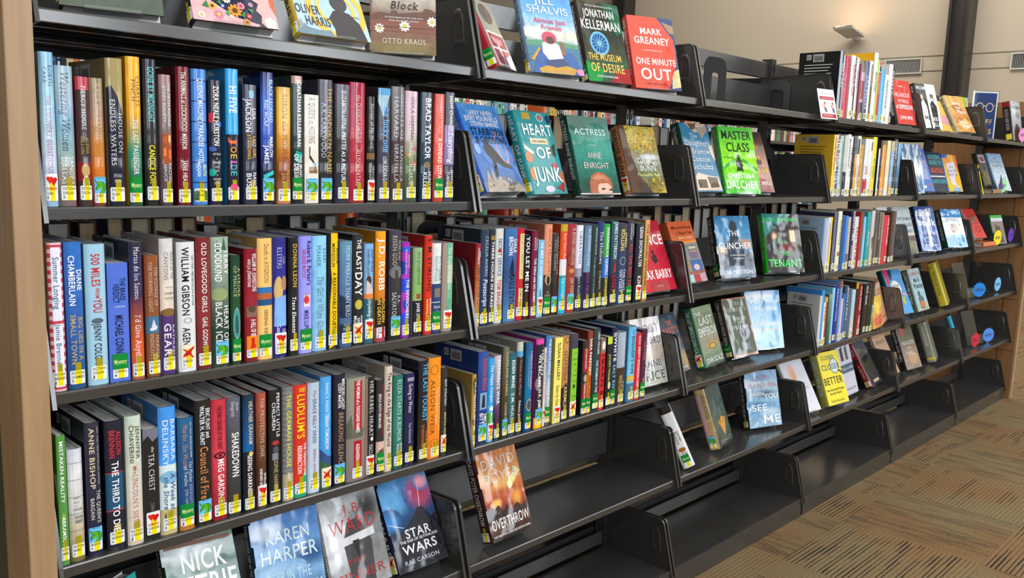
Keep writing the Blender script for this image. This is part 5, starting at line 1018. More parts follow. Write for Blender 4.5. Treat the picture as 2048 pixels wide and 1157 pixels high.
COVERS = r'''
1~~1~~0.0583~~0.0431~~-0.2069~~0.3181~~0.1548~~0.236~~0.03~~222~~hardcover with dim rocky landscape photograph on its face~~786,897,675,454,555~~F:~~#ell .5 .5 .4 .1 9a8|#poly 0,.7 .3,.6 .6,.7 1,.62 1,1 0,1 454
1~~1~~0.2655~~0.0205~~-0.1098~~0.4356~~0.154~~0.236~~0.032~~223~~dark floral hardcover with pink face profile shapes~~1c2440~~F:~~#poly 0,.6 .2,.62 .22,.82 .5,.94 .78,.98 .75,1 0,1 f0b8bc|#poly .72,.55 1,.55 1,1 .86,1 .8,.96 .82,.9 .76,.86 .8,.8 .7,.76 .74,.68 f4b4b4|#poly .92,.55 1,.6 1,.9 .94,.8 d8683c|#poly .84,.93 .92,.9 .98,.94 .96,1 .86,1 f6e4e0|#flower .5 .885 .085 f0a030 6a3a1a|#flower .24 .87 .05 f2b848 5a3a18|#flower .42 .8 .05 fff e0c040|#flower .1 .955 .045 eee e0c040|#flower .3 .935 .06 e88aa8 f4d060|#flower .58 .84 .05 f09ab0 c04060|#flower .5 .765 .05 d83848 801820|#flower .66 .92 .035 e04050 f0a0a0|#flower .62 .975 .05 f09830 7a4018|#flower .36 .86 .025 6aa8e8 fff|#flower .22 .8 .03 7ab0e8 fff|#flower .7 .82 .03 e8b8c8 c04860|#flower .44 .945 .025 fff e0c040|#poly .12,.88 .18,.83 .2,.89 3a8a50|#poly .56,.92 .62,.88 .6,.94 3a8a50|#poly .38,.92 .42,.88 .43,.94 4aa060|#poly .66,.86 .72,.86 .7,.9 3a8a50|#poly .3,.84 .34,.8 .35,.86 3a8a50
1~~1~~0.4602~~0.0013~~-0.0604~~0.5024~~0.1567~~0.236~~0.028~~ca4~~blue and yellow hardcover with dark figure silhouette~~a4cce6,a9cfe6,b4d4e8~~F:SPY~~#ring .6 .74 .42 .27 e8c040|#ring .6 .72 .28 .17 e4c858|#ell .66 .66 .12 .085 2a2830|#poly .47,.82 .56,.74 .66,.73 .78,.75 .9,.84 .95,1 .5,1 .52,.92 201e24|#poly 0,.96 .08,.93 .1,.9 .14,.93 .3,.95 .44,.94 .5,1 0,1 6a8898|#poly .02,.93 .06,.86 .1,.93 8a9aa4|OLIVER;.03;.36;.76;.085;2a2830;b|HARRIS;.13;.47;.865;.085;2a2830;b|A NOVEL;.78;.92;.78;.015;444;b
1~~1~~0.6771~~0.0771~~-0.5882~~0.2556~~0.1382~~0.236~~0.03~~ca9~~brown hardcover with white daisies on barbed wire~~dcd6cc,dddad2,d8d4cc,c8beb0,7a5c4a,8a5a48,7a6a40~~F:~~#soft .5 .93 .7 .08 8a7640|#rect 0 .63 1 .8 8a4e40|#poly 0,.66 .15,.62 .3,.64 .32,.6 .4,.6 .42,.63 .8,.6 .82,.57 .9,.57 1,.6 1,.68 0,.7 6a4436|#flower .14 .775 .075 fff dc5|#flower .52 .745 .085 fff dc5|#flower .94 .69 .08 fff dc5|#rect .1 .755 .95 .76 3a2a24|The Children;.1;.9;.42;.07;322;sbi|Block;.3;.72;.55;.075;322;sbi|A novel based on the true story;.22;.8;.665;.018;eee;i|of an Auschwitz survivor;.28;.74;.695;.018;eee;i|OTTO KRAUS;.18;.84;.885;.05;eed;s
1~~2~~1.0315~~0.0527~~0.4301~~0.4603~~0.1278~~0.181~~0.03~~a23~~turned grey and red collage hardcover with mystery sticker~~998,aa9,776~~M:~~#ell .5 .2 .3 .15 544|#rect .1 .47 1 .97 eee|#rect .15 .5 .95 .7 a45|#rect .15 .73 .5 .95 a45|#rect .55 .73 .95 .95 b66|#poly .2,.55 .8,.57 .7,.66 .3,.64 d99
1~~2~~1.1583~~0.0655~~-0.2896~~0.4136~~0.1571~~0.2221~~0.03~~79b~~sky blue hardcover with pink sunhat rower~~4a9de8,5aa8ec,8ac4f0,e8e4d0,5a9ab0,3f7aa0,2f5a88~~F:~~#soft .2 .5 .3 .08 f4f0e0|#rect 0 .62 1 .78 3a7b98|#poly 0,.6 .5,.58 1,.61 1,.66 0,.66 597|#poly .05,1 .2,.7 .5,.66 .85,.72 1,.95 1,1 2a5fa8|#poly .15,.95 .5,.85 .9,.93 .8,1 .2,1 c93|#poly .3,.62 .5,.58 .62,.64 .66,.82 .4,.86 .28,.74 eef|#ell .45 .55 .14 .08 d2456a|#ell .46 .58 .08 .05 532|#poly .3,.84 .65,.8 .75,.88 .5,.92 .32,.9 347|#poly .64,.58 .72,.6 .72,.76 .64,.76 864|#poly .04,.84 .22,.68 .25,.7 .08,.86 c93|JILL;.3;.66;.07;.1;fff;|SHALVIS;.12;.9;.19;.1;fff;|Almost Just;.22;.82;.33;.07;d46;|Friends;.34;.72;.415;.06;d46;|#ell .94 .96 .07 .045 d8b
1~~2~~1.3983~~0.0774~~-0.2257~~0.3582~~0.1487~~0.2357~~0.034~~322~~black and green thriller hardcover with blue seed head~~332,332,232,443,364,354~~M:~~#poly .6,0 1,0 1,.35 .85,.4 264|#poly .7,.0 1,.05 1,.15 476|#poly 0,.75 .4,.85 .3,1 0,1 294|#poly .7,.85 1,.8 1,1 .5,1 a22|#ell .4 .52 .22 .15 159|#ring .4 .52 .22 .15 7bd|#star .4 .52 .2 9de|JONATHAN;.14;.86;.14;.1;fff;b|KELLERMAN;.04;.96;.285;.12;fff;b|NEW YORK TIMES BESTSELLING AUTHOR;.2;.85;.05;.02;ddd;b|THE MUSEUM;.08;.85;.69;.085;fc6;b|OF DESIRE;.1;.88;.82;.11;fc6;b|AN ALEX DELAWARE NOVEL;.2;.7;.93;.025;eee;b
1~~2~~1.6033~~0.0738~~-0.3792~~0.3449~~0.1563~~0.2241~~0.03~~d43~~red orange thriller hardcover with hexagon cityscape~~d33,e42,e53~~N:~~#poly .62,0 1,0 1,1 .72,1 .98,.55 247|#poly .75,.05 1,.1 1,.22 .9,.2 a86|#poly .85,.75 1,.7 1,.95 .8,.98 dc9|#poly .9,.35 1,.4 1,.5 46a|#poly .0,0 .65,0 .97,.3 .97,.62 .72,1 0,1 e0492f|MARK;.25;.72;.2;.09;fff;b|GREANEY;.1;.86;.33;.1;fff;b|ONE MINUTE;.08;.95;.62;.09;eee;b|OUT;.15;.82;.79;.16;eee;b|A GRAY MAN NOVEL;.2;.7;.93;.025;622;b|I LOVE THE GRAY MAN;.28;.68;.47;.02;fdd;b
2~~2~~0.9528~~0.0002~~0.1187~~0.4803~~0.1536~~0.2306~~0.035~~36c~~blue science fiction hardcover with leaping astronaut~~5a9fe0,3f7fd0,2f6cc4,356fb8,4a6a90~~K:~~#soft .6 .55 .4 .2 6a9ad8|#soft .5 .95 .6 .12 8a8890|#ring .75 .5 .12 .2 d8909a|#poly .3,.5 .42,.42 .55,.5 .7,.65 .85,.7 .86,.74 .65,.72 .5,.66 .45,.82 .38,.84 .42,.64 .34,.58 1a1e2c|#ell .42 .43 .06 .04 1a1e2c|#poly .05,1 .12,.86 .2,.75 .25,.9 .3,.7 .36,.88 .44,.82 .5,.86 .6,.9 .75,.93 .9,.9 1,1 a89c8c|#speck .1 .82 .8 1 24 .04 c8b8a0,6a6868,8a7a68|#ell .15 .52 .07 .06 8aaee8|LARRY NIVEN;.22;.82;.1;.06;fff;|JERRY POURNELLE;.1;.92;.165;.06;fff;|STEVEN BARNES;.2;.88;.23;.055;fff;|STARBORN;.15;.95;.315;.085;135;sb|& GODSONS;.2;.95;.41;.085;135;sb
2~~2~~1.1243~~0.0103~~0.1361~~0.3469~~0.1544~~0.2177~~0.03~~299~~teal hardcover scattered with small junk drawings~~3a9aa0~~F:~~#rect .2 .02 .42 .1 ca4|#ring .7 .07 .1 .05 eee|#ell .7 .07 .05 .025 d77|#poly .85,.06 .95,.02 1,.12 .9,.14 246|#poly .05,.4 .3,.5 .25,.53 .05,.46 ddd|#ell .12 .56 .1 .07 c86|#poly .75,.45 .95,.38 .9,.55 .8,.52 343|#ell .8 .66 .08 .04 b34|#ell .12 .76 .08 .08 c85|#poly .85,.75 1,.72 .98,.9 .88,.86 b75|#ell .5 .94 .14 .04 cce|#poly .7,.92 .95,.86 .9,.98 a33|#rect .25 .33 .75 .4 e8d9b0|HEART;.12;.95;.22;.14;fff;b|OF;.35;.78;.5;.14;fff;b|JUNK;.15;.92;.76;.18;fff;b|LUKE GEDDES;.3;.7;.365;.03;333;b
2~~2~~1.297~~0.0052~~-0.076~~0.3211~~0.1553~~0.2151~~0.03~~143~~green hardcover with copper haired face at its foot~~1a6656,2a8070,3a9484,2a8474,206050,245048~~N:~~#soft .2 .12 .3 .14 1c5a4e|#soft .7 .4 .4 .2 48a090|#soft .3 .9 .3 .15 20483e|#ell .55 .88 .26 .14 a8684a|#ell .62 .94 .18 .1 e8bca4|#poly .25,.97 .27,.85 .34,.76 .5,.71 .66,.73 .8,.8 .84,.92 .74,.85 .6,.86 .48,.86 .42,.92 .4,1 .28,1 b4684a|#poly .34,.8 .5,.74 .66,.76 .76,.83 .6,.8 .46,.82 d08868|#ell .58 .93 .05 .013 2a3440|#ell .76 .94 .045 .013 2a3440|#rect 0 .985 1 1 e4d8d0|ACTRESS;.12;.88;.2;.08;cee;|ANNE;.34;.66;.5;.08;dcc;|ENRIGHT;.2;.82;.63;.08;dcc;|A Novel;.4;.6;.37;.025;ccc;i
2~~2~~1.5626~~0.038~~-0.073~~0.3469~~0.1575~~0.2019~~0.034~~c85~~hardcover with autumn waterfall photograph in acrylic stand~~cb5,ba4,985,998,786,664,ca4~~R:~~#soft .45 .2 .5 .2 c8b040|#speck .16 0 1 .42 260 .032 d8b038,cf9430,8f9a4c,d8803a,d0bc50,6f8450,e0c040|#soft .7 .46 .35 .06 e0e4e4|#soft .75 .56 .3 .05 c0c8c4|#speck .4 .5 1 .66 20 .04 998870,c8c8c0,6a6248|#speck .3 .7 1 1 40 .05 b8982c,8a8a30,6a6a2c,caa838|#poly 0,0 .15,0 .2,.45 .32,.75 .6,1 0,1 5a4030|DAVIS;.32;.8;.52;.085;fff;s|BUNN;.36;.82;.63;.085;fff;s|Tranquility Falls;.25;.9;.73;.045;eea;i
2~~3~~1.8951~~0.0425~~-0.0445~~0.369~~0.1577~~0.2305~~0.035~~143~~blue novel with old snapshots and white lettering~~3a7fa6~~F:~~#poly .2,0 .9,0 .95,.08 .5,.14 cba|#poly .55,.06 .95,.04 .95,.1 .7,.22 a98|#poly .3,.01 .6,.0 .55,.08 .4,.1 654|#poly .85,.34 1,.3 1,.55 .92,.5 dcb|#poly .05,.85 .25,.72 .6,.76 .95,.78 .98,.98 .1,.98 dcb|#rect .2 .82 .5 .94 543|#poly .55,.78 .9,.79 .9,.93 .6,.94 654|The;.3;.55;.18;.07;fff;s|Daughters;.08;.92;.29;.08;fff;s|of Erietown;.03;.95;.41;.08;fff;s|Connie;.15;.8;.52;.08;fff;s|Schultz;.15;.85;.63;.08;fff;s
2~~3~~2.058~~0.03~~-0.25~~0.289~~0.162~~0.226~~0.028~~393~~lime green hardcover with black seated child picture~~4b3,7d2,9e1,7d2,4b3~~N:~~#poly .0,.62 .35,.48 .65,.48 1,.62 1,.66 .6,.52 .4,.52 0,.66 3a2|#ell .5 .46 .05 .05 221|#poly .42,.5 .58,.5 .6,.58 .57,.6 .6,.68 .56,.66 .44,.66 .4,.68 .43,.6 .4,.58 221|MASTER;.1;.93;.12;.13;121;b|CLASS;.2;.85;.3;.14;121;b|A Novel;.08;.35;.46;.04;343;i|CHRISTINA;.12;.88;.73;.07;fff;b|DALCHER;.06;.94;.86;.12;fff;b|AUTHOR OF VOX;.32;.7;.965;.02;dfb;b
2~~3~~2.2472~~0.082~~-0.2832~~0.4219~~0.1614~~0.2295~~0.025~~433~~dusky pink face cover with yellow lettering half hidden~~433,754,b87,b98,a77~~N:~~#ring .45 .2 .3 .25 c57|#ell .75 .5 .08 .05 432|#ell .6 .82 .22 .05 a44|SOMETHING;.02;.8;.25;.055;fd4;b|SHE'S NOT;.05;.8;.44;.06;fd4;b|TELLING US;.1;.95;.64;.06;fd4;b|DARCEY BELL;.1;.95;.85;.055;eee;b
3~~2~~1.6417~~0.0278~~-0.0044~~0.4171~~0.1647~~0.2224~~0.03~~822~~bright red hardcover with dripping white capitals~~c81f38~~N:~~#poly .5,.5 .62,.48 .66,.58 .55,.62 .48,.56 311|#ell .56 .45 .04 .03 311|DENCE;.12;.97;.27;.15;fff;b|MAX BARRY;.06;.96;.76;.13;fff;b|PANTHEON;.4;.6;.93;.02;fcc;b
3~~3~~1.8843~~0.0518~~0.071~~0.3976~~0.1561~~0.2079~~0.04~~b53~~orange paperback with shop shelf illustration below~~e06a3c~~F:~~#rect 0 .36 1 1 8a8f90|#poly 0,.34 1,.32 1,.36 0,.38 e93|#rect .2 .42 .45 .56 cb7|#ell .32 .49 .09 .05 48a|#rect .55 .4 .9 .62 768|#rect .58 .42 .88 .46 cc9|#rect .58 .48 .88 .52 a87|#rect .1 .62 .45 .8 986|#rect .25 .68 .4 .78 d72|#rect .5 .64 .95 .85 36a|#ell .7 .76 .12 .05 dbb|#rect .0 .82 1 .86 a54|#rect .05 .87 .45 1 bcc|#rect .5 .87 .7 1 b33|#poly .72,.88 .95,.86 .95,1 .72,1 c9a|Miss Julia Knows;.12;.92;.1;.05;722;i|a Thing or Two;.25;.9;.19;.05;722;i|ANN B. ROSS;.28;.85;.27;.04;fe9;b
3~~3~~2.1519~~0.0827~~-0.3265~~0.3037~~0.1612~~0.2195~~0.035~~222~~blue mystery hardcover with dark lighthouse figure~~3a8ac0,4a98c8,5a9ac4,7a92a8,8a8c94,7a8090~~M:~~#soft .8 .45 .3 .1 d89868|#soft .15 .55 .25 .08 e0c8a0|#soft .5 .25 .5 .12 4aa0d8|#speck 0 .6 1 .78 30 .05 8a7468,6a6468,a08878|#poly .44,.14 .5,.07 .6,.1 .64,.2 .6,.24 .64,.38 .74,.44 .76,.56 .7,.86 .3,.86 .3,.58 .26,.46 .4,.38 .45,.24 .4,.2 2e3e4e|#soft .5 .9 .6 .1 8ea4c0|THE;.36;.68;.28;.09;fff;|CLINCHER;.06;.97;.48;.1;fff;b|a horseshoe;.35;.75;.63;.035;eee;i|mystery;.42;.7;.68;.035;eee;i|LISA PRESTON;.08;.92;.9;.06;fff;
3~~3~~2.4717~~0.0779~~-0.4771~~0.3253~~0.1623~~0.2223~~0.033~~2c2~~dark street hardcover with neon green lettering~~3a3838,3e3838,443a3a,3a3434,3c3838~~N:~~#poly 0,0 .8,0 .3,.25 .05,.4 3f9494|#poly .3,.15 .4,.2 .38,.35 .3,.3 3a3838|#soft .3 .38 .14 .1 a88458|#ell .3 .38 .055 .045 f0c89c|#soft .77 .38 .16 .16 8a7050|#rect .7 .28 .84 .48 f0d09a|#rect .765 .28 .775 .48 5a4a38|#rect .1 .52 .14 .64 6a8898|#rect .22 .48 .26 .6 6a8898|#rect .36 .4 .41 .52 6a8898|#soft .6 .57 .25 .1 842c2c|KATRINE ENGBERG;.04;.96;.1;.06;4e6;b|A NOVEL;.3;.65;.49;.035;3b4;b|THE;.38;.62;.68;.075;4e6;|TENANT;.06;.95;.84;.13;4e6;b
4~~2~~1.664~~0.049~~-0.0288~~0.2584~~0.15~~0.2096~~0.03~~cba~~pale architectural hardcover with large serif lettering~~cbb,ddd,cba,bbb,ccb~~N:~~#rect .55 .2 .6 .8 eee|#rect .15 .1 .25 .7 ddd|#rect .35 .3 .45 .8 998|CHRIST;.1;.95;.16;.13;555;s|THE LORD;.1;.95;.34;.11;555;s|ANNE;.25;.88;.68;.1;332;s|RICE;.3;.95;.86;.13;332;s
4~~3~~1.8621~~0.0623~~0.1541~~0.3908~~0.1449~~0.2006~~0.03~~234~~dark blue fantasy paperback with orange title~~345,456,357,568,ca6,876~~N:~~#poly .5,.7 .6,.55 .65,.7 .75,.75 .72,.85 .55,.84 112|#ell .6 .55 .05 .03 112|THE;.45;.7;.16;.08;e75;b|BARD'S;.2;.95;.29;.12;e75;sb|BLADE;.15;.95;.47;.12;d64;sb|BRIAN ANDERSON;.2;.9;.93;.04;fff;b
4~~3~~2.0525~~0.0545~~0.1289~~0.345~~0.1533~~0.2057~~0.036~~264~~green hardcover with curved dagger and silver title~~9a8,786,897,a98,797,354~~K:~~#poly .3,.66 .6,.6 .9,.64 .7,.72 .5,.74 ca5|#ring .6 .68 .2 .05 532|THE;.05;.4;.12;.07;eee;b|LAST;.2;.9;.24;.14;eee;b|EMPEROX;.08;.98;.42;.14;eee;b|JOHN SCALZI;.1;.98;.9;.09;eee;b
4~~3~~2.2615~~0.0718~~-0.0798~~0.3555~~0.1552~~0.2152~~0.034~~333~~dark wintry hardcover with copper border~~b87~~M:~~#rect .06 .03 .96 .96 454|#ell .65 .6 .2 .12 aab|#ell .6 .6 .08 .12 223|#rect .5 .78 .75 .9 778|CORA;.3;.7;.1;.07;cca;s|HARRISON;.1;.9;.2;.07;cca;s|WINTER;.3;.8;.36;.06;fff;s|OF;.45;.6;.43;.04;fff;s|DESPAIR;.2;.85;.5;.06;fff;s
4~~3~~2.4591~~0.1196~~-0.3773~~0.2634~~0.1661~~0.2218~~0.03~~7ad~~sky blue hardcover with pale script lettering~~5a9fe0,8cc4f0,a9d8f4,9ccaf0~~N:~~#soft .4 .1 .6 .1 e6f2fc|#soft .8 .45 .3 .2 6ab0ec|#soft .2 .75 .3 .12 c8e8fa|Mary Alice;.15;.95;.18;.08;eff;|Monroe;.25;.9;.3;.09;eff;|On Ocean;.2;.92;.56;.08;fdc;|Boulevard;.15;.95;.66;.08;fdc;
5~~2~~1.0339~~0.0238~~0.0421~~0.3568~~0.1564~~0.2261~~0.04~~422~~war thriller hardcover with fiery orange harbour~~c4703c,d89450,d87c40,b04424,5a3828,3a2c28~~F:~~#soft .5 .38 .45 .1 f0b468|#soft .15 .3 .25 .1 e8b070|#soft .78 .6 .16 .12 f4a848|#soft .28 .6 .16 .07 ffc868|#soft .5 .74 .12 .05 e87a30|#soft .1 .85 .25 .1 6a5048|#poly 0,.64 .12,.6 .2,.66 .3,.62 .42,.7 .5,.64 .6,.72 .75,.66 .85,.72 1,.68 1,.78 0,.8 3c2a26|#poly .6,.42 .9,.26 .98,.32 .65,.5 f4e898|DAVID;.1;.92;.14;.12;d8dce0;s|POYER;.12;.95;.31;.13;d8dce0;s|OVERTHROW;.06;.97;.82;.12;eee;|THE WAR WITH CHINA AND NORTH KOREA;.05;.95;.95;.025;eee;b
5~~3~~1.935~~0.0~~0.8~~0.45~~0.15~~0.225~~0.04~~eee~~white hardcover turned spine first on stand~~eee~~M:~~~#rect 0 0 1 .12 222|~Laurien;.42;.58;.72;.24;444;|~Berenson;.42;.62;.44;.24;444;|~#ell .5 .71 .3 .035 a63|~Game of;.76;.87;.72;.22;444;|~Dog Bones;.75;.89;.46;.22;444;
5~~3~~2.148~~0.0359~~0.2353~~0.3528~~0.1536~~0.2149~~0.04~~b96~~bronze edged fantasy hardcover with gold peak~~344,355,565,344~~U:~~~#rect .1 .1 .4 .8 c9a|~EVAN WINTER;.1;.5;.7;.3;654;b|#poly .4,.2 .7,.5 .1,.5 566|#poly .35,.62 .6,.55 .85,.6 .6,.88 d94|#rect .5 .55 .52 .65 333|FEAST;.2;.9;.93;.06;998;b
5~~3~~2.4545~~0.0941~~-0.3221~~0.2689~~0.1656~~0.2127~~0.034~~222~~icy blue hardcover with tall white lettering~~8cb0d4,b8d2e6,98c0dc,7aaed4,a8c6dc~~F:~~#soft .6 .42 .4 .1 5f7488|#soft .2 .2 .4 .1 dfeaf4|#soft .3 .6 .5 .08 4a86b8|#soft .7 .75 .4 .1 c8dcec|#soft .5 .12 .4 .08 5a94c4|LISA;.3;.75;.12;.07;c99;|GARDNER;.1;.97;.26;.08;c99;|WHEN;.1;.55;.41;.06;fff;|YOU;.55;.97;.46;.09;fff;|SEE;.15;.6;.65;.12;fff;|ME;.45;.97;.87;.15;fff;
5~~1~~0.0584~~-0.0234~~0.5666~~0.1657~~0.1459~~0.2073~~0.03~~122~~teal cover leaning far back by the end panel~~2aa,39b~~N:~~#ell .6 .2 .2 .05 8cd
5~~1~~0.2217~~0.0438~~-0.1285~~0.4934~~0.144~~0.2285~~0.035~~232~~green thriller hardcover with broad white capitals~~8aa0a0,8aa69c,7a9a92,5a7a72,4a665e~~F:~~#soft .3 .1 .5 .14 dfe6ee|#soft .9 .35 .3 .2 3f6a60|#soft .1 .5 .25 .2 a8c4c4|#rect .05 .05 .95 .085 8a6a5a|NICK;.24;.85;.22;.17;fff;b|PETRIE;.1;.97;.43;.19;fff;b|THE WILD ONE;.1;.9;.75;.12;eee;b
5~~1~~0.3955~~0.0382~~-0.1031~~0.3132~~0.1528~~0.2294~~0.033~~124~~lake blue hardcover with pale capitals~~4a80c8,6a9edc,8ab8e4,5a88bc,4a7aa8~~F:~~#soft .2 .14 .35 .12 d4e4f6|#soft .85 .42 .4 .15 2f5a94|#soft .3 .5 .45 .1 a8d0f4|#soft .3 .8 .4 .12 9acaf4|KAREN;.2;.85;.2;.12;dee;|HARPER;.1;.93;.36;.13;dee;|DEEP IN THE;.15;.8;.56;.1;bde;b|ALASKAN WOODS;.15;.95;.7;.1;bde;b
5~~1~~0.5824~~0.0552~~0.0342~~0.3499~~0.16~~0.2187~~0.033~~ddd~~black and white cover with red serif lettering~~aaacb0,9a9c9e,8a8c8e,8a8a8a,aaa~~R:~~#soft .2 .45 .35 .42 ececf0|#soft .8 .2 .3 .22 2c2c2e|#soft .52 .13 .16 .1 b8b8b8|#poly .42,.3 .6,.28 .78,.55 .72,1 .34,1 .3,.5 4a4a4c|#poly .15,.46 .85,.42 .85,.5 .15,.54 e8e8ea|#poly .45,.5 .57,.5 .52,.72 2a2a2c|J.R.;.4;.75;.17;.1;c33;s|WARD;.12;.92;.33;.15;c33;s|THE;.3;.6;.7;.06;b33;s|SINNER;.1;.92;.84;.1;b33;s
5~~1~~0.7505~~0.0439~~-0.0097~~0.4764~~0.149~~0.2197~~0.035~~113~~dark space battle hardcover with red and blue glow~~48b,36a,258,235,224,223~~K:~~#soft .2 .25 .4 .22 6ab8f0|#soft .78 .22 .34 .24 c03058|#soft .85 .12 .16 .1 f59aa8|#soft .08 .45 .25 .14 3c90d8|#poly 0,.76 .2,.66 .4,.6 .5,.5 .62,.42 .72,.36 .82,.44 .88,.52 1,.48 1,1 0,1 1c1c26|#poly .55,.46 .66,.38 .8,.42 .86,.56 .7,.6 0,.74 2a2a36|#poly .03,.47 .3,.545 .3,.552 .03,.477 d8f0ff|#poly .7,.38 .79,.1 .8,.102 .715,.384 ffd0c8|STAR;.3;.8;.62;.1;eee;b|THE RISE OF SKYWALKER;.16;.92;.695;.03;eee;b|WARS;.18;.86;.78;.1;eee;b|RAE CARSON;.15;.85;.91;.045;bbc;b
2~~5~~3.8772~~0.0583~~-0.0918~~0.3697~~0.1581~~0.2182~~0.028~~733~~periwinkle hardcover bordered with coral leaves~~5a7ccc~~N:~~#ell .2 .15 .12 .04 c97|#ell .7 .08 .1 .03 b65|#ell .85 .3 .08 .04 c76|#ell .12 .6 .08 .03 c87|#ell .85 .85 .1 .03 b65|#rect .3 .86 .5 .92 eee|#rect .15 .28 .85 .72 9ad|OCEAN;.25;.75;.37;.06;347;s|ANATOMY;.22;.78;.45;.05;347;s
2~~5~~4.1273~~0.0782~~-0.0989~~0.3296~~0.1582~~0.2064~~0.025~~235~~dark navy paperback with cyan and red lettering~~234~~N:~~CITIZEN'S;.1;.95;.12;.1;4cd;b|GUIDE TO;.1;.95;.26;.1;4cd;b|BEATING;.1;.95;.46;.12;e54;b|#rect .0 .6 1 .63 eee|DAVID PLOUFFE;.05;.95;.74;.1;4cd;b
2~~5~~4.3377~~0.0761~~-0.1246~~0.3282~~0.1584~~0.1999~~0.025~~48c~~yellow and blue flower painting hardcover~~eb4~~N:~~#rect 0 0 .4 .1 36b|#ell .3 .2 .25 .12 e93|#poly .8,0 1,0 1,.5 .85,.3 e62|#poly .2,.25 .8,.2 .85,.9 .3,.8 dde|#ell .2 .85 .2 .1 dc3|#ell .8 .7 .2 .15 fb2|#ell .6 .95 .25 .06 8be|And;.35;.65;.33;.06;445;s|Then We;.2;.85;.43;.08;445;s|Grew Up;.2;.85;.53;.08;445;s
2~~6~~4.9575~~0.0814~~0.0552~~0.3546~~0.1586~~0.1974~~0.03~~332~~turned dark biography with portrait photo~~543~~N:~~#rect .1 .05 .9 .3 dcd|#rect .1 .35 .9 .95 875|#ell .5 .18 .3 .08 966|#ell .5 .45 .25 .08 358
2~~6~~5.1355~~0.0658~~-0.2051~~0.4101~~0.1594~~0.2337~~0.03~~79b~~icy white blue hardcover with grey lettering~~9bd,bcd,cde,cdd~~N:~~the;.4;.6;.13;.04;789;i|ICE-COLD;.15;.85;.22;.07;678;s|HEAVEN;.2;.85;.33;.07;678;s|#poly .5,.85 .55,.55 .6,.85 567
1~~4~~3.4741~~0.0414~~-0.1606~~0.2913~~0.1548~~0.2035~~0.028~~222~~red cover with ornate white capitals~~d8392f~~N:~~THE;.35;.6;.14;.03;fff;b|HILARIOUS;.1;.9;.33;.1;fdd;b|WORLD;.22;.8;.47;.08;fdd;b|of DEPRESSION;.08;.95;.6;.1;fff;b|JOHN MOE;.2;.85;.84;.08;fff;b
1~~5~~3.8385~~0.0619~~-0.2433~~0.3293~~0.1577~~0.2221~~0.028~~222~~black and white cover of two standing women~~222~~N:~~#rect .5 .0 1 1 eee|#poly .12,.45 .3,.35 .42,.5 .42,1 .15,1 eee|#ell .25 .3 .07 .06 ca9|#poly .6,.45 .75,.35 .92,.5 .85,1 .6,1 222|#ell .75 .28 .07 .06 ca9|#poly .68,.22 .82,.22 .85,.4 .8,.3 .7,.3 .66,.4 321|INCOMPARABLE;.05;.98;.1;.07;fff;b|NIKKI;.5;.85;.78;.09;fff;b|BELLA;.5;.9;.9;.09;fff;b|BRIE;.2;.5;.76;.08;222;b
1~~5~~4.1507~~0.0829~~-0.0389~~0.48~~0.155~~0.175~~0.02~~ca4~~short yellow paperback tucked between taller covers~~e8c04a~~N:~~#poly 0,.3 1,.5 1,.8 .2,.7 d9a|#ell .5 .5 .2 .1 ea7
1~~5~~4.3798~~0.0747~~-0.2348~~0.502~~0.1572~~0.2147~~0.034~~dc9~~golden sand dune hardcover with white title~~d9a050,e8b060,c98040,d8a055~~N:~~#poly .1,.3 .6,.2 .9,.5 .4,.45 b73|#poly .1,.8 .7,.6 1,.8 .5,.95 eb7|Burn;.3;.7;.2;.09;fff;b|the;.4;.65;.32;.06;fff;b|Place;.4;.9;.43;.1;fff;b|Iliana;.25;.7;.72;.07;fff;b|Regan;.4;.85;.82;.07;fff;b
1~~6~~5.2972~~0.0576~~-0.1152~~0.2011~~0.14~~0.234~~0.045~~322~~thick black fantasy hardcover with red spine top~~b4bcc0,c8ccce,9aa2a6,a8aaac~~N:~~#soft .3 .2 .3 .15 e4e8ea|#soft .7 .35 .3 .12 788488|#poly .15,1 .2,.75 .4,.58 .6,.56 .8,.7 .9,1 5a4440|#ell .52 .76 .22 .13 3a2a26|CHILDREN;.1;.95;.15;.08;566;b|~#rect 0 0 1 .13 8c2430|~BLOOD AND BONE;.2;.72;.5;.4;c8ccd0;s|~#rect .15 .82 .85 .96 f0e040
3~~5~~3.7248~~0.0539~~-0.1038~~0.3328~~0.1592~~0.2343~~0.03~~eee~~silver grey cover with crowd photo at foot~~bcc,cdd,bcc,ccc,998,776~~N:~~#rect 0 .62 1 .75 655|#rect .05 .72 .95 .9 887|THE WOMEN;.15;.95;.26;.07;68a;b|WITH SILVER;.15;.95;.39;.07;68a;b|WINGS;.4;.9;.52;.07;68a;b
3~~5~~4.005~~0.0662~~-0.2615~~0.343~~0.1599~~0.2281~~0.036~~124~~blue hardcover with torn white lettering strip~~3a5fa0,3a66aa,2f559a~~N:~~#poly .4,.1 .7,.05 .75,.3 .6,.45 .66,.9 .5,.92 .45,.5 .35,.3 ccd|face;.08;.75;.15;.13;fff;b|book;.1;.95;.36;.15;fff;b|The Inside;.15;.85;.6;.06;dde;|Story;.3;.7;.7;.06;dde;|Steven Levy;.1;.9;.86;.06;dde;
3~~5~~4.3677~~0.0608~~-0.313~~0.3742~~0.1624~~0.2089~~0.036~~244~~paperback striped blue white and blue~~3a8fd0~~N:~~#rect 0 .22 1 .68 e8ecec|#ell .5 .5 .2 .12 a87|#rect 0 .68 1 .74 7be|THE THIRD;.15;.85;.3;.06;68a;b|RAINBOW;.2;.9;.4;.07;79b;s
3~~6~~4.8092~~0.0619~~-0.1075~~0.5544~~0.153~~0.1835~~0.03~~a99~~tall scarlet cover with small brown square~~d83a3a~~N:~~#rect .3 .22 .8 .42 854|#rect .1 .48 .9 .5 622|#ring .6 .7 .2 .1 622
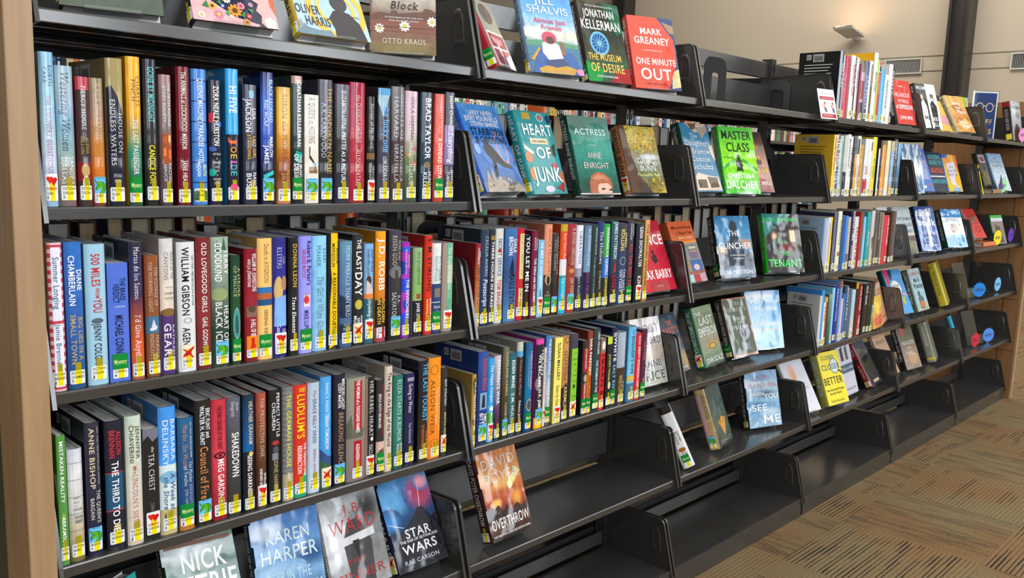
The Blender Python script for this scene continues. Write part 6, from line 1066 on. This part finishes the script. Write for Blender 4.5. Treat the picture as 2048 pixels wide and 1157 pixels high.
3~~6~~5.0402~~0.0205~~-0.1914~~0.3122~~0.1342~~0.1696~~0.015~~263~~green topped game case with grey soldier art~~877~~N:~~#rect 0 0 1 .1 3a3|#rect 0 .1 1 .22 ccd|#poly .3,.3 .6,.28 .8,.95 .2,.95 443|#ell .5 .33 .12 .06 876
4~~5~~3.747~~0.066~~-0.1609~~0.4612~~0.1599~~0.2253~~0.03~~255~~bright blue cover with white round badge~~4a9fe0~~N:~~#poly .05,0 .3,0 .25,.3 .1,.35 d36|#poly .3,.02 .5,.0 .45,.2 .3,.25 236|#ell .5 .42 .26 .17 f4f4f4|#poly .6,.65 .8,.6 .75,.8 .65,.8 bb5|#poly .4,.5 .9,.55 .95,.62 e9a|BRILLIANT MAPS;.3;.7;.37;.04;445;b|CURIOUS;.35;.65;.43;.04;445;b|MINDS;.36;.62;.49;.04;445;b
4~~5~~3.9552~~0.0363~~0.0117~~0.3607~~0.158~~0.2142~~0.034~~565~~pale blue memoir with guitar player picture~~bcc,acd,9cd,bba~~N:~~#ell .45 .6 .1 .07 543|#poly .3,.7 .5,.62 .75,.7 .7,.95 .35,.95 567|#ell .55 .85 .2 .08 c73|LORETTA;.1;.95;.12;.07;b44;i|Me &;.3;.75;.27;.1;223;b|Patsy;.2;.95;.41;.11;223;b
4~~5~~4.3093~~0.0143~~0.2541~~0.3624~~0.1546~~0.2314~~0.042~~cb3~~yellow hardcover showing only its spine~~cb3~~N:~~~#rect .1 .1 .5 .12 654|~THE YELLOW HOUSE;.2;.75;.5;.3;763;b
5~~4~~2.7796~~0.0555~~-0.1349~~0.553~~0.1582~~0.2215~~0.02~~ddd~~pale lavender cover with pink watercolour torso~~dcdce8~~N:~~#ell .4 .25 .14 .18 eba|#ell .42 .3 .09 .12 e9b080|#ell .35 .8 .16 .22 dac|ALL;.55;.8;.45;.05;99a;|MERCY;.5;.85;.55;.05;99a;
5~~4~~2.9832~~0.0244~~-0.1067~~0.3705~~0.1617~~0.2228~~0.04~~994~~bright yellow hardcover with magnifying glass~~f2dc10~~N:~~#ring .7 .29 .2 .15 222|#ell .7 .29 .18 .135 cdd|#poly .86,.36 1,.42 .98,.46 .84,.4 222|CLEARER;.18;.78;.11;.08;586;b|CLOSER;.1;.95;.29;.11;357;b|BETTER;.06;.94;.55;.14;331;b|How Successful People;.08;.92;.72;.045;331;b|See the World;.2;.75;.79;.045;331;b|Emily Balcetis;.18;.8;.93;.045;773;
5~~4~~3.2181~~0.0524~~0.0456~~0.304~~0.1496~~0.2151~~0.03~~99a~~grey white cover with blue band~~ccd~~N:~~#poly .2,.05 .4,.0 .4,.3 .2,.3 223|#poly .55,.05 .75,.0 .75,.3 .55,.3 556|#rect 0 .38 1 .55 357|Truly or Not;.1;.95;.46;.07;fff;s|PHILLIPS;.2;.85;.88;.05;778;
5~~4~~3.4608~~0.0348~~0.1021~~0.5441~~0.1546~~0.2141~~0.032~~822~~dark slate hardcover with maroon spine~~556,443,334~~F:~~~#ell .5 .4 .3 .04 333|~VEIL;.05;.3;.5;.4;dbb;|~A HISTORY;.5;.8;.5;.3;dbb;|#poly .1,.3 .6,.2 .8,.4 .3,.5 223|#rect .3 .88 .8 .94 cb8
5~~5~~3.7382~~0.069~~0.0343~~0.5019~~0.1565~~0.2109~~0.025~~a86~~kraft brown cover with grey lettering~~cba283~~N:~~WRATH;.1;.9;.2;.1;765;b
5~~5~~3.9599~~0.0624~~-0.0966~~0.3924~~0.1601~~0.215~~0.032~~222~~dark portrait hardcover with white serif title~~443,665,a87,987~~N:~~#poly .2,.0 .5,.05 .4,.25 .1,.2 944|#ell .6 .75 .3 .14 b97|HEAVEN;.12;.92;.38;.1;eee;s|AND;.35;.65;.5;.06;eee;s|HELL;.25;.8;.62;.1;eee;s
5~~5~~4.2925~~0.0367~~0.2622~~0.3474~~0.1506~~0.2144~~0.042~~998~~silver grey hardcover showing only its spine~~998~~N:~~~#rect 0 .88 1 .94 dc4|~THE SPLENDID;.1;.6;.5;.3;eee;
4~~4~~3.3325~~0.0057~~0.1258~~0.1597~~0.1499~~0.1407~~0.012~~eb4~~yellow and orange painted paperback slumped open sideways~~eb3,ec4,e95,ea4~~N:~~#poly .2,.1 .8,.3 .6,.6 .3,.5 fd5|#poly .1,.7 .9,.6 .9,.9 .3,.95 d64
4~~4~~3.4992~~0.0302~~0.2451~~0.2932~~0.1509~~0.1844~~0.012~~eb9~~peach paperback slumped behind a painted one~~ebb08a~~N:~~#rect .2 .84 .9 .86 543
3~~4~~3.492~~0.06~~0.1~~0.18~~0.145~~0.232~~0.02~~eee~~white cover half hidden after the spines~~eeeef0~~N:~~#ell .6 .72 .15 .08 888
2~~5~~3.6729~~0.0558~~-0.2251~~0.2118~~0.1587~~0.2276~~0.02~~357~~blue and white cover behind the divider~~258,368,eee,47a,368~~N:~~
1~~4~~3.43~~0.15~~-0.05~~0.12~~0.155~~0.212~~0.02~~5ad~~sky blue cover peeking behind a red one~~5ad~~N:~~#rect .6 .2 1 .8 eb5
1~~6~~4.7~~0.165~~-0.1~~0.22~~0.15~~0.225~~0.02~~bd3~~lime green cover behind the golden one~~b8e030~~N:~~#rect .88 0 1 1 dde
'''

def parse(block):
    return [l.split('~~') for l in block.strip('\n').split('\n') if l.strip()]

def spine_books():
    seq = {}
    prev = {}
    for r in parse(SPINES):
        row, bay = int(r[0]), int(r[1]); x0, t, h = float(r[2]), float(r[3]), float(r[4])
        look, bgs, code = r[5], r[6].split(','), r[7]; items = r[8].split('|') if len(r) > 8 else []
        k = (row, bay); i = seq.get(k, 0); seq[k] = i + 1
        soft = 'paperback' in look
        d = min(0.168, max(0.115, h * 0.685))
        al = 0.80 if len(bgs) >= 3 else 1.0
        yfront = 0.006 + 0.006 * ((i * 37) % 7) / 7
        t -= 0.0007
        lab = '%s, %s spine on %s bay\'s %s shelf' % (look, ORD[i], BAY[bay], ROW[row])
        root = thing('paperback_book' if soft else 'hardcover_book', lab, 'book', (x0 + t / 2, yfront, ZR[row] + 0.0004), (0, 0, 0), 'books on the %s bay\'s %s shelf' % (BAY[bay], ROW[row]))
        P = stand_frame(t)
        back = hexc(bgs[len(bgs) // 2] if bay == 4 else bgs[0]); back = tuple(c * (.75 if bay == 4 else .45) for c in back[:3]) + (1,)  # darkened back covers: side shade put into the colour
        if 'lime stripe' in look: back = hexc('e8b020')
        thin = 0.0009 if soft else BT
        amp = 0.0018 if soft else 0.0050
        b = case_mesh(t, d, h, P, bgs, back, [bgs[-1]], al, thin, amp)
        S = spine_surf(t, h, P, amp)
        art(b, S, items, True)
        b.build('cover', PRINT, root)
        tone = _rnd.uniform(.45, .62)
        pages_mesh(t, d, h, P, soft, (tone, tone * .985, tone * .95, 1)).build('page_block', PAPER, root)
        far = bay >= 4
        add_stickers(root, S, code, t, h, far)
        if h - prev.get(k, 0) > 0.018 and (bay < 4 or i == 0) and i > 0 or (bay == 4 and i == 0):
            barcode(root, P, h, d, back, bay == 4 and i == 0)
        prev[k] = h
spine_books()

def face_books():
    for r in parse(COVERS):
        row, bay = int(r[0]), int(r[1])
        x, y, yaw, tilt, w, h = map(float, r[2:8]); t = float(r[8]); scol = r[9]
        look, bgs, code = r[10], r[11].split(','), r[12]; items = r[13].split('|') if len(r) > 13 else []
        soft = 'paperback' in look; game = 'game case' in look
        extra = 0.027 if ('turned dark bio' in look or 'tall scarlet' in look) else 0.0
        z = ZR[row] + extra + (t + 0.0035) * math.sin(tilt) + 0.0034 * math.cos(tilt)
        lab = '%s, propped on %s bay\'s %s shelf' % (look, BAY[bay], ROW[row])
        nm = 'game_case' if game else ('paperback_book' if soft else 'hardcover_book')
        root = thing(nm, lab, 'game case' if game else 'book', (x, y, z), (-tilt, 0, yaw), 'books facing outward on the %s bay\'s %s shelf' % (BAY[bay], ROW[row]))
        P = lambda a, d, zz, t=t: (d, t - a, zz)
        sp_items = [q[1:] for q in items if q.startswith('~')]; fr_items = [q for q in items if not q.startswith('~')]
        al = 0.62 if len(bgs) >= 4 else (0.85 if len(bgs) >= 2 else 1.0)
        thin = 0.0009 if soft else BT; amp = 0.0018 if soft else 0.0050
        back = tuple(c * .8 for c in hexc(scol)[:3]) + (1,)
        b = case_mesh(t, w, h, P, [scol], back, bgs, al, thin, amp)
        F = Surf(lambda u, v, k: (u * w, -0.0003 - 0.00008 * k, h * (1 - v)), w, h)
        art(b, F, fr_items, False, 1, lambda v, st=bgs, a_=al: grad(st, v, a_))
        S = spine_surf(t, h, P, amp)
        if sp_items: art(b, S, sp_items, True)
        else:
            tx = ' '.join(q.split(';')[0] for q in fr_items if q and q[0] != '#' and float(q.split(';')[4]) >= .055)
            if tx:
                lum = sum(hexc(scol)[:3])
                draw_text(b, S, tx, .05, .80, .5, .42, 'dddddd' if lum < .9 else '333333', 'b', True, 1)
        b.build('cover', PRINT, root)
        pages_mesh(t, w, h, P, soft, (.56, .55, .53, 1)).build('page_block', PAPER, root)
        add_stickers(root, S, code, t, h, bay >= 4)
        # clear acrylic stand under and behind the book
        deep_lip = any(q in look for q in ('turned grey', 'acrylic', 'dripping', 'orange title', 'crowd photo'))
        sr = thing('acrylic_stand', 'clear acrylic stand holding the %s' % look.split(',')[0], 'book stand', (x, y, z), (-tilt, 0, yaw), 'clear acrylic book stands')
        g = MB(); xm = w / 2; hwid = 0.042
        g.box(xm - hwid, xm + hwid, t + 0.0004, t + 0.0024, -0.0030, h * .55); g.build('back_plate', ACRYLIC, sr)
        g = MB(); g.box(xm - hwid, xm + hwid, -0.0036, t + 0.0003, -0.0030, -0.0008); g.build('ledge', ACRYLIC, sr)
        g = MB(); g.box(xm - hwid, xm + hwid, -0.0038, -0.0020, -0.0007, 0.030 if deep_lip else 0.004); g.build('lip', ACRYLIC, sr)
        g = MB(); y0 = t + 0.0026; zt = h * .5
        # rear strut from the plate down to the shelf, cut to the tilt
        ct, st = math.cos(tilt), math.sin(tilt)
        foot_w = min(0.245 - y, y0 * ct + zt * st + 0.03)     # depth of the foot behind the book's lower edge
        fz = ZR[row] + extra + 0.001 - z
        fy_l = foot_w * ct - fz * st; fz_l = foot_w * st + fz * ct
        # local axes: y' = across, z' = along the cover
        g.quadp([(xm - .02, y0, zt), (xm + .02, y0, zt), (xm + .02, foot_w * ct - fz * st, foot_w * st + fz * ct), (xm - .02, foot_w * ct - fz * st, foot_w * st + fz * ct)], GREY)
        g.build('rear_strut', ACRYLIC, sr)
face_books()

# books on the rear side of the shelving, fore-edges toward the camera
def rear_books():
    r = random.Random(21)
    tones = [('black', '2c2c2e'), ('dark brown', '54402f'), ('grey', '7c7c80'), ('navy', '2c3858'), ('maroon', '6a2a2c'), ('taupe', '94826f'), ('dark green', '34503e')]
    runs = [(3, 1, 0.03, 0.88, 16), (3, 2, 0.94, 1.795, 15), (3, 3, 1.86, 2.70, 13), (2, 2, 1.36, 1.79, 7), (2, 3, 1.86, 2.60, 11), (4, 3, 1.88, 2.40, 9), (1, 2, 1.02, 1.25, 4), (1, 3, 2.18, 2.36, 4), (3, 4, 2.78, 3.50, 8), (5, 1, .10, .88, 14), (5, 2, .95, 1.78, 15), (5, 3, 1.87, 2.68, 14)]
    for row, bay, xa, xb, n in runs:
        pitch = (xb - xa) / n
        for i in range(n):
            t = min(pitch * r.uniform(.62, .97), .055); h = r.uniform(.205, .245); d = r.uniform(.148, .16)
            if row == 1: h = r.uniform(.155, .19)
            nm, colr = r.choice(tones)
            cream = r.choice([('cream', (.90, .76, .54, 1)), ('white', (.88, .86, .80, 1)), ('tan', (.78, .58, .36, 1))])
            if row == 5: nm, colr = r.choice([('black', '1a1a1c'), ('dark brown', '2c2018'), ('navy', '161e30')]); cream = ('grey', (.10, .095, .085, 1)); t = pitch * .97  # fifth row: boards and pages coloured dark to stand for the gap's shade
            if row == 1: nm, colr = r.choice([('lime', 'b8c830'), ('white', 'e8e8e4'), ('orange', 'd86a3a'), ('blue', '3a5aa0')])
            x = xa + pitch * (i + .5)
            root = thing('shelved_book', '%s boarded book with %s page edges, %s behind the %s bay\'s %s shelf' % (nm, cream[0], ORD[i], BAY[bay], ROW[row]), 'book', (x, 0.548, ZR[row] + .0004), (0, 0, math.pi), 'books on the rear side behind the %s bay\'s %s shelf' % (BAY[bay], ROW[row]))
            P = stand_frame(t)
            case_mesh(t, d, h, P, [colr], hexc(colr), [colr], .8).build('cover', PRINT, root)
            pages_mesh(t, d, h, P, False, cream[1]).build('page_block', PAPER, root)
rear_books()
for row, bay in ((1, 1), (1, 2), (1, 3), (1, 4), (1, 5), (2, 1), (2, 4), (2, 2), (2, 3), (3, 1), (3, 2), (3, 3), (3, 4), (4, 3), (5, 1), (5, 2), (5, 3), (5, 4), (6, 1), (6, 2), (6, 3), (6, 4), (6, 5)):
    t = thing('shelf', 'rear facing dark metal shelf behind the %s bay\'s %s shelf' % (BAY[bay], ROW[row]), 'shelf', ((bay - .5) * W, 0.303, ZR[row]), group='rear shelves')
    hw = W / 2 - E
    b = MB(); b.prism([(0, 0), (.256, 0), (.259, -.003), (.259, -.0195), (.249, -.0195), (.247, -.003), (.008, -.003), (.008, -.019), (0, -.019)], 0, -hw, hw); b.build('deck', METAL, t)
    if row >= 5:
        b = MB(); b.box(-hw + .02, hw - .02, -.0065, -.002, .026, .134 if row == 5 else .06); b.build('back_stop', METAL_D, t)
    for s in (-1, 1):
        b = MB(); x_ = s * (hw + 0.0025); b.prism([(-p[0] + .256, p[1]) for p in BPOLY], 0, x_ - .002, x_ + .002); b.build('end_bracket', METAL_D, t)

# another run of shelving across the next aisle
t = thing('shelving_unit', 'long dark book stack across the aisle seen through the gaps', 'shelving', (2.7, 1.6, 0))
for row in (1, 2, 3, 4, 5, 6):
    b = MB(); b.box(-3.4, 3.4, 0, .26, ZR[row] - .02, ZR[row]); b.build('shelf_board', METAL, t)
for j in range(8):
    b = MB(); xx = -3.4 + j * 6.8 / 7; b.box(xx - .012, xx + .012, .0, .26, 0, 1.86); b.build('upright', METAL_D, t)
b = MB(); b.box(-3.4, 3.4, .262, .27, 0.05, 1.86); b.build('back_sheet', METAL_D, t)
b = MB(); r = random.Random(8)
pal = ['e8e4dc', 'd8d4c8', '2a2a2e', '1e2a48', 'c83a30', '3a6ea8', '7ab8b0', 'e0b040', 'f0f0f0', '88302c', '4a8a5a', 'd86a38', 'b0b4bc', '20343c', 'c8b890', '60a0d0']
for row in (1, 2, 3, 4):
    x = -.66
    while x < 6.05:
        if abs(((x + .7) / (6.8 / 7)) % 1 - 0) < .03: x += .035
        w_ = r.uniform(.012, .034); h_ = r.uniform(.18, .235) if row > 1 else r.uniform(.175, .2)
        col = hexc(r.choice(pal)); z0 = ZR[row] + .0005
        b.box(x, x + w_ - .001, 1.606, 1.75, z0, z0 + h_, col)
        c2 = hexc(r.choice(['d8d8d8', '333333', '888888', 'b8b0a0']))
        for q in range(r.randint(2, 5)):
            za = z0 + h_ * (.25 + .14 * q); b.box(x + .3 * w_, x + .68 * w_, 1.6056, 1.606, za, za + h_ * .09, c2)
        x += w_
        if r.random() < .02: x += .12
tag(b.build('distant_books', PRINT), 'crowded rows of colourful book spines on the stack across the aisle', 'books', kind='stuff')

# ------------------------------------------------------------------ bookends, notices, small signs
def arch(wd, ht, leg, top, n=10, r_=.55):
    """Outline of an n-shaped plate, x across and z up."""
    def rnd(w2, h2, rad):
        p = [(-w2, 0)]
        for i in range(n + 1):
            a = math.pi - (math.pi / 2) * i / n; p.append((-w2 + rad + rad * math.cos(a), h2 - rad + rad * math.sin(a)))
        for i in range(n + 1):
            a = math.pi / 2 - (math.pi / 2) * i / n; p.append((w2 - rad + rad * math.cos(a), h2 - rad + rad * math.sin(a)))
        p.append((w2, 0)); return p
    return rnd(wd / 2, ht, wd / 2 * r_), rnd(wd / 2 - leg, ht - top, (wd / 2 - leg) * r_)
def bookend(label, loc, rotz, wd, ht, leg, top, mat):
    t = thing('bookend', label, 'bookend', loc, (0, 0, rotz), 'n-shaped metal bookends')
    o_, i_ = arch(wd, ht, leg, top)
    b = MB(); k = len(o_); th = .0012
    for s in (-th, th):
        n = len(b.v); b.v += [(p[0], s, p[1]) for p in o_] + [(p[0], s, p[1]) for p in i_]
        for j in range(k - 1): b.face([n + j, n + j + 1, n + k + j + 1, n + k + j], GREY)
    for L in (o_, i_):
        for j in range(k - 1): b.quadp([(L[j][0], -th, L[j][1]), (L[j + 1][0], -th, L[j + 1][1]), (L[j + 1][0], th, L[j + 1][1]), (L[j][0], th, L[j][1])], GREY)
    b.build('arch_plate', mat, t)
    b = MB(); b.box(-wd / 2 + leg + .004, wd / 2 - leg - .004, -.075, -.0015, 0, .0012); b.build('foot_plate', mat, t)
bookend('black n-shaped metal bookend standing before the rear rail of the third bay', (2.232, 0.205, ZR[1] + .0003), 0.0, .142, .172, .048, .052, METAL_D)
bookend('speckled grey n-shaped bookend flat against the end bracket below the notice', (2.7285, 0.232, ZR[1] + .0003), -math.pi / 2, .112, .138, .026, .036, METAL_G)
bookend('black arched bookend before the first spines of the second bay\'s third shelf', (1.005, 0.245, ZR[3] + .0003), 0.0, .11, .228, .03, .03, METAL_D)
bookend('black arched bookend at the far end of the third bay\'s second shelf', (2.660, 0.215, ZR[2] + .0003), 0.0, .12, .175, .03, .04, METAL_D)

def flat_sign(name, label, cat, quad, th, draw, mat=MATTE, frame=None):
    """A sheet through four corners TL, TR, BR, BL with its print on the front."""
    q = [Vector(p) for p in quad]; o = (q[3] + q[2]) / 2
    t = thing(name, label, cat, o)
    nrm = (q[1] - q[0]).cross(q[3] - q[0]).normalized()
    if nrm.y > 0: nrm = -nrm
    def pos(u, v, k):
        p = (q[0] * (1 - u) + q[1] * u) * (1 - v) + (q[3] * (1 - u) + q[2] * u) * v
        return tuple(p + nrm * (0.0003 + .00012 * k) - o)
    b = MB()
    f = [tuple(p + nrm * .0002 - o) for p in q]; bk = [tuple(p - nrm * th - o) for p in q]
    b.quadp(f[::-1], hexc('f4f2f2')); b.quadp(bk, hexc('f4f2f2'))
    for i in range(4): b.quadp([f[i], f[(i + 1) % 4], bk[(i + 1) % 4], bk[i]], hexc('f4f2f2'))
    draw(b, Surf(pos, (q[1] - q[0]).length, (q[3] - q[0]).length))
    b.build('printed_sheet', mat, t)
    if frame:
        g = MB(); e_ = .006
        def pp(u, v, off): 
            p = (q[0] * (1 - u) + q[1] * u) * (1 - v) + (q[3] * (1 - u) + q[2] * u) * v
            return tuple(p + nrm * off - o)
        c = [(-.04, -.02), (1.04, -.02), (1.04, 1.0), (-.04, 1.0)]
        n = len(g.v); g.v += [pp(u, v, .0022) for u, v in c] + [pp(u, v, .0042) for u, v in c]
        for qd in ((0, 1, 2, 3), (7, 6, 5, 4), (0, 4, 5, 1), (1, 5, 6, 2), (2, 6, 7, 3), (3, 7, 4, 0)): g.face([n + i for i in qd], GREY)
        g.build('acrylic_sleeve', ACRYLIC, t)
    return t
def cough(b, S):
    draw_text(b, S, 'COVER YOUR COUGH', .1, .92, .15, .06, '885555', 'r', False, 0)
    draw_poly(b, S, [(.08, .25), (.94, .25), (.94, .36), (.08, .36)], 'b02838', 0)
    draw_text(b, S, 'CORONAVIRUS', .14, .88, .305, .045, 'f0d0d0', 'r', False, 1)
    for u in (.33, .8):
        draw_poly(b, S, ell(u, .5, .055, .05), 'd09080', 0); draw_poly(b, S, [(u - .06, .43), (u + .06, .45), (u + .07, .5), (u, .47)], '303030', 1)
        draw_poly(b, S, [(u - .07, .62), (u + .06, .6), (u + .1, .78), (u - .02, .78)], '4a6a78', 0); draw_poly(b, S, [(u - .12, .56), (u - .02, .52), (u + .02, .64), (u - .06, .66)], 'd89880', 1)
        for j in range(4): draw_poly(b, S, [(u - .24, .46 + .04 * j), (u - .12, .46 + .04 * j), (u - .12, .472 + .04 * j), (u - .24, .472 + .04 * j)], '8a8a94', 0)
    draw_poly(b, S, [(.08, .83), (.94, .83), (.94, .96), (.08, .96)], 'b02838', 0)
    for j in range(2): draw_poly(b, S, [(.14, .865 + .04 * j), (.74, .865 + .04 * j), (.74, .878 + .04 * j), (.14, .878 + .04 * j)], 'f0c8c8', 1)
flat_sign('paper_notice', 'small white and red cough notice hanging at the third bay\'s top bracket', 'notice', [(2.602, 0.010, 1.656), (2.736, 0.010, 1.660), (2.708, -0.030, 1.5505), (2.572, -0.030, 1.5475)], .0004, cough)
def staff(b, S):
    draw_poly(b, S, [(.05, .03), (.95, .03), (.95, .98), (.05, .98)], '1e3a78', 0)
    for u in (.3, .7):
        o_ = ell(u, .33, .16, .1); i_ = ell(u, .33, .125, .078)
        for j in range(20): draw_poly(b, S, [o_[j], o_[(j + 1) % 20], i_[(j + 1) % 20], i_[j]], 'f0c8a0', 1)
    draw_poly(b, S, [(.45, .29), (.55, .29), (.55, .31), (.45, .31)], 'f0c8a0', 1)
    draw_poly(b, S, [(.1, .27), (.16, .29), (.16, .31), (.1, .29)], 'f0c8a0', 1); draw_poly(b, S, [(.84, .29), (.9, .27), (.9, .29), (.84, .31)], 'f0c8a0', 1)
    for i, (ch, col) in enumerate(zip('STAFF', ('f0a050', '50b0e0', 'f08040', 'e8d8b0', 'f0a050'))): draw_text(b, S, ch, .14 + .15 * i, .26 + .15 * i, .63, .11, col, 'b', False, 1)
    for i, (ch, col) in enumerate(zip('PICKS', ('50b0e0', 'f0a050', 'e8d8b0', 'f08040', 'f0c060'))): draw_text(b, S, ch, .14 + .15 * i, .26 + .15 * i, .83, .11, col, 'b', False, 1)
_sw = 0.155; _sy = -0.6
_c, _s = math.cos(_sy) * _sw, math.sin(_sy) * _sw
flat_sign('staff_picks_sign', 'navy staff picks sign with orange eyeglasses in an acrylic sleeve', 'sign', [(4.885 - _c, .05 - _s, 1.82), (4.885, .05, 1.822), (4.885, .05, 1.566), (4.885 - _c, .05 - _s, 1.566)], .001, staff, MATTE, True)

def starburst(label, loc, rad, yaw, col, z0, txt='NEW!'):
    x, y, z = loc
    t = thing('starburst_tag', label, 'shelf tag', (x, y, z0), (0, 0, yaw), 'starburst shelf tags')
    n = 16; zc = z - z0
    pts = [((rad if j % 2 else rad * .84) * math.cos(2 * math.pi * j / (2 * n)), zc + (rad if j % 2 else rad * .84) * math.sin(2 * math.pi * j / (2 * n))) for j in range(2 * n)]
    b = MB(); b.prism(pts, 1, -.0008, .0008, hexc(col))
    S = Surf(lambda u, v, k: ((u - .5) * 2 * rad, -.0012 - .0001 * k, zc + (.5 - v) * 2 * rad), 2 * rad, 2 * rad)
    draw_text(b, S, txt, .2, .8, .5, .22, '444466', 'bi', False, 1)
    b.build('burst_card', MATTE, t)
    b = MB(); b.box(-.004, .004, .001, .003, .0015, zc); b.build('stem', ACRYLIC, t)
    b = MB(); b.box(-.02, .02, -.012, .02, .0003, .0014); b.build('foot', ACRYLIC, t)
starburst('pink starburst tag in front of the thick fantasy hardcover', (5.365, .028, 1.612), .042, -.35, 'ee88c0', ZR[1])
starburst('pale green starburst tag by the icy blue hardcover', (5.105, .035, 1.3135), .044, -.25, '98e098', ZR[2])
starburst('yellow starburst tag beside the scarlet cover', (5.034, .012, 1.020), .046, -.2, 'f4e020', ZR[3])
starburst('purple starburst tag at the far end of the third shelf', (5.365, .03, 1.021), .045, -.1, '6a3ab0', ZR[3])
starburst('bright blue starburst tag before the empty acrylic holders', (4.885, .035, .7285), .044, -.6, '2a8ae0', ZR[4])
starburst('pale blue starburst tag at the far end of the fourth shelf', (5.27, .045, .7285), .044, -.15, '7ac0f0', ZR[4])
starburst('red starburst tag before the empty acrylic holders on the fifth shelf', (4.955, .045, .4285), .044, -.2, 'd03038', ZR[5])
starburst('cornflower blue starburst tag near the maple panel on the fifth shelf', (5.2, .045, .4285), .045, -.5, '5a90e8', ZR[5])

def empty_holder(label, x, y, row, yaw, w, h):
    tilt = .3; z = ZR[row] + .0036 * math.cos(tilt) + .026 * math.sin(tilt)
    t = thing('acrylic_stand', label, 'book stand', (x, y, z), (-tilt, 0, yaw), 'empty acrylic holders in the farthest bay')
    g = MB(); g.box(0, w, .0204, .0226, -.003, h); g.build('back_plate', ACRYLIC, t)
    g = MB(); g.box(0, w, -.003, .0203, -.003, -.0008); g.build('ledge', ACRYLIC, t)
    g = MB(); g.box(0, w, -.0038, -.0018, -.0007, .05); g.build('lip', ACRYLIC, t)
empty_holder('empty clear acrylic holder behind the bright blue starburst tag', 4.72, .07, 4, -.1, .15, .2)
empty_holder('empty clear acrylic holder turned beside the pale blue starburst tag', 5.12, .06, 4, .1, .15, .22)
empty_holder('empty clear acrylic holder beside the slim teal book', 4.80, .10, 5, .1, .15, .2)
empty_holder('empty clear acrylic holder behind the red starburst tag', 4.98, .07, 5, -.1, .16, .2)

def lying_book(label, x, y, row, yaw, t, d, h, cover, pages, dz=.0004):
    """A book lying flat; spine toward the aisle."""
    root = thing('hardcover_book', label, 'book', (x, y, ZR[row] + dz), (0, 0, yaw), 'books lying flat in the farthest bay')
    P = lambda a, dd, zz: (zz - h / 2, dd, a)
    b = case_mesh(t, d, h, P, [cover], hexc(cover), [cover], 1.0)
    b.build('cover', PRINT, root)
    pages_mesh(t, d, h, P, False, pages).build('page_block', PAPER, root)
    return root
lying_book('thick tan book lying flat under the turned dark biography', 4.93, .012, 2, 0.05, .027, .15, .2, '9a7a58', (.5, .4, .3, 1))
lying_book('orange spined book lying flat under the scarlet cover', 4.90, .012, 3, -.03, .027, .15, .21, 'e07a48', (.5, .48, .45, 1))
lying_book('olive green book lying flat under the empty acrylic holder', 5.0, .11, 4, 0, .03, .13, .19, '4a5a3a', (.42, .42, .38, 1))
t = thing('hardcover_book', 'slim bright teal book leaning back against the fifth divider', 'book', (4.705, .035, ZR[5] + .0085), (-.38, 0, .3), 'books facing outward on the farthest bay\'s fifth shelf')
P = lambda a, d, zz: (d, .022 - a, zz)
case_mesh(.022, .15, .215, P, ['3ac0e0'], hexc('2a6a90'), ['2a90b8'], 1.0).build('cover', PRINT, t); pages_mesh(.022, .15, .215, P, False, (.55, .54, .5, 1)).build('page_block', PAPER, t)
b = MB()
b.prism([(-.0045, 0), (.0045, 0), (.0045, .15), (0, .165), (-.0045, .15)], 1, -.0006, .0006, hexc('f4f020')); b.box(-.0046, .0046, -.0008, .0008, .125, .14, hexc('222222'))
o = b.build('shelf_marker', MATTE); o.location = (4.585, -.0155, ZR[2] + .002); o.rotation_euler = (-.27, 0, 0)
tag(o, 'narrow neon yellow marker strip clipped on the fifth divider', 'marker')
b = MB(); b.prism([(-.022, 0), (.022, 0), (0, .085)], 1, -.0006, .0006, hexc('5a2a80'))
o = b.build('pennant_tag', MATTE); o.location = (5.06, .03, ZR[2] + .0275); o.rotation_euler = (-.12, 0, -.3)
tag(o, 'small purple pennant tag beside the pale green starburst', 'shelf tag')
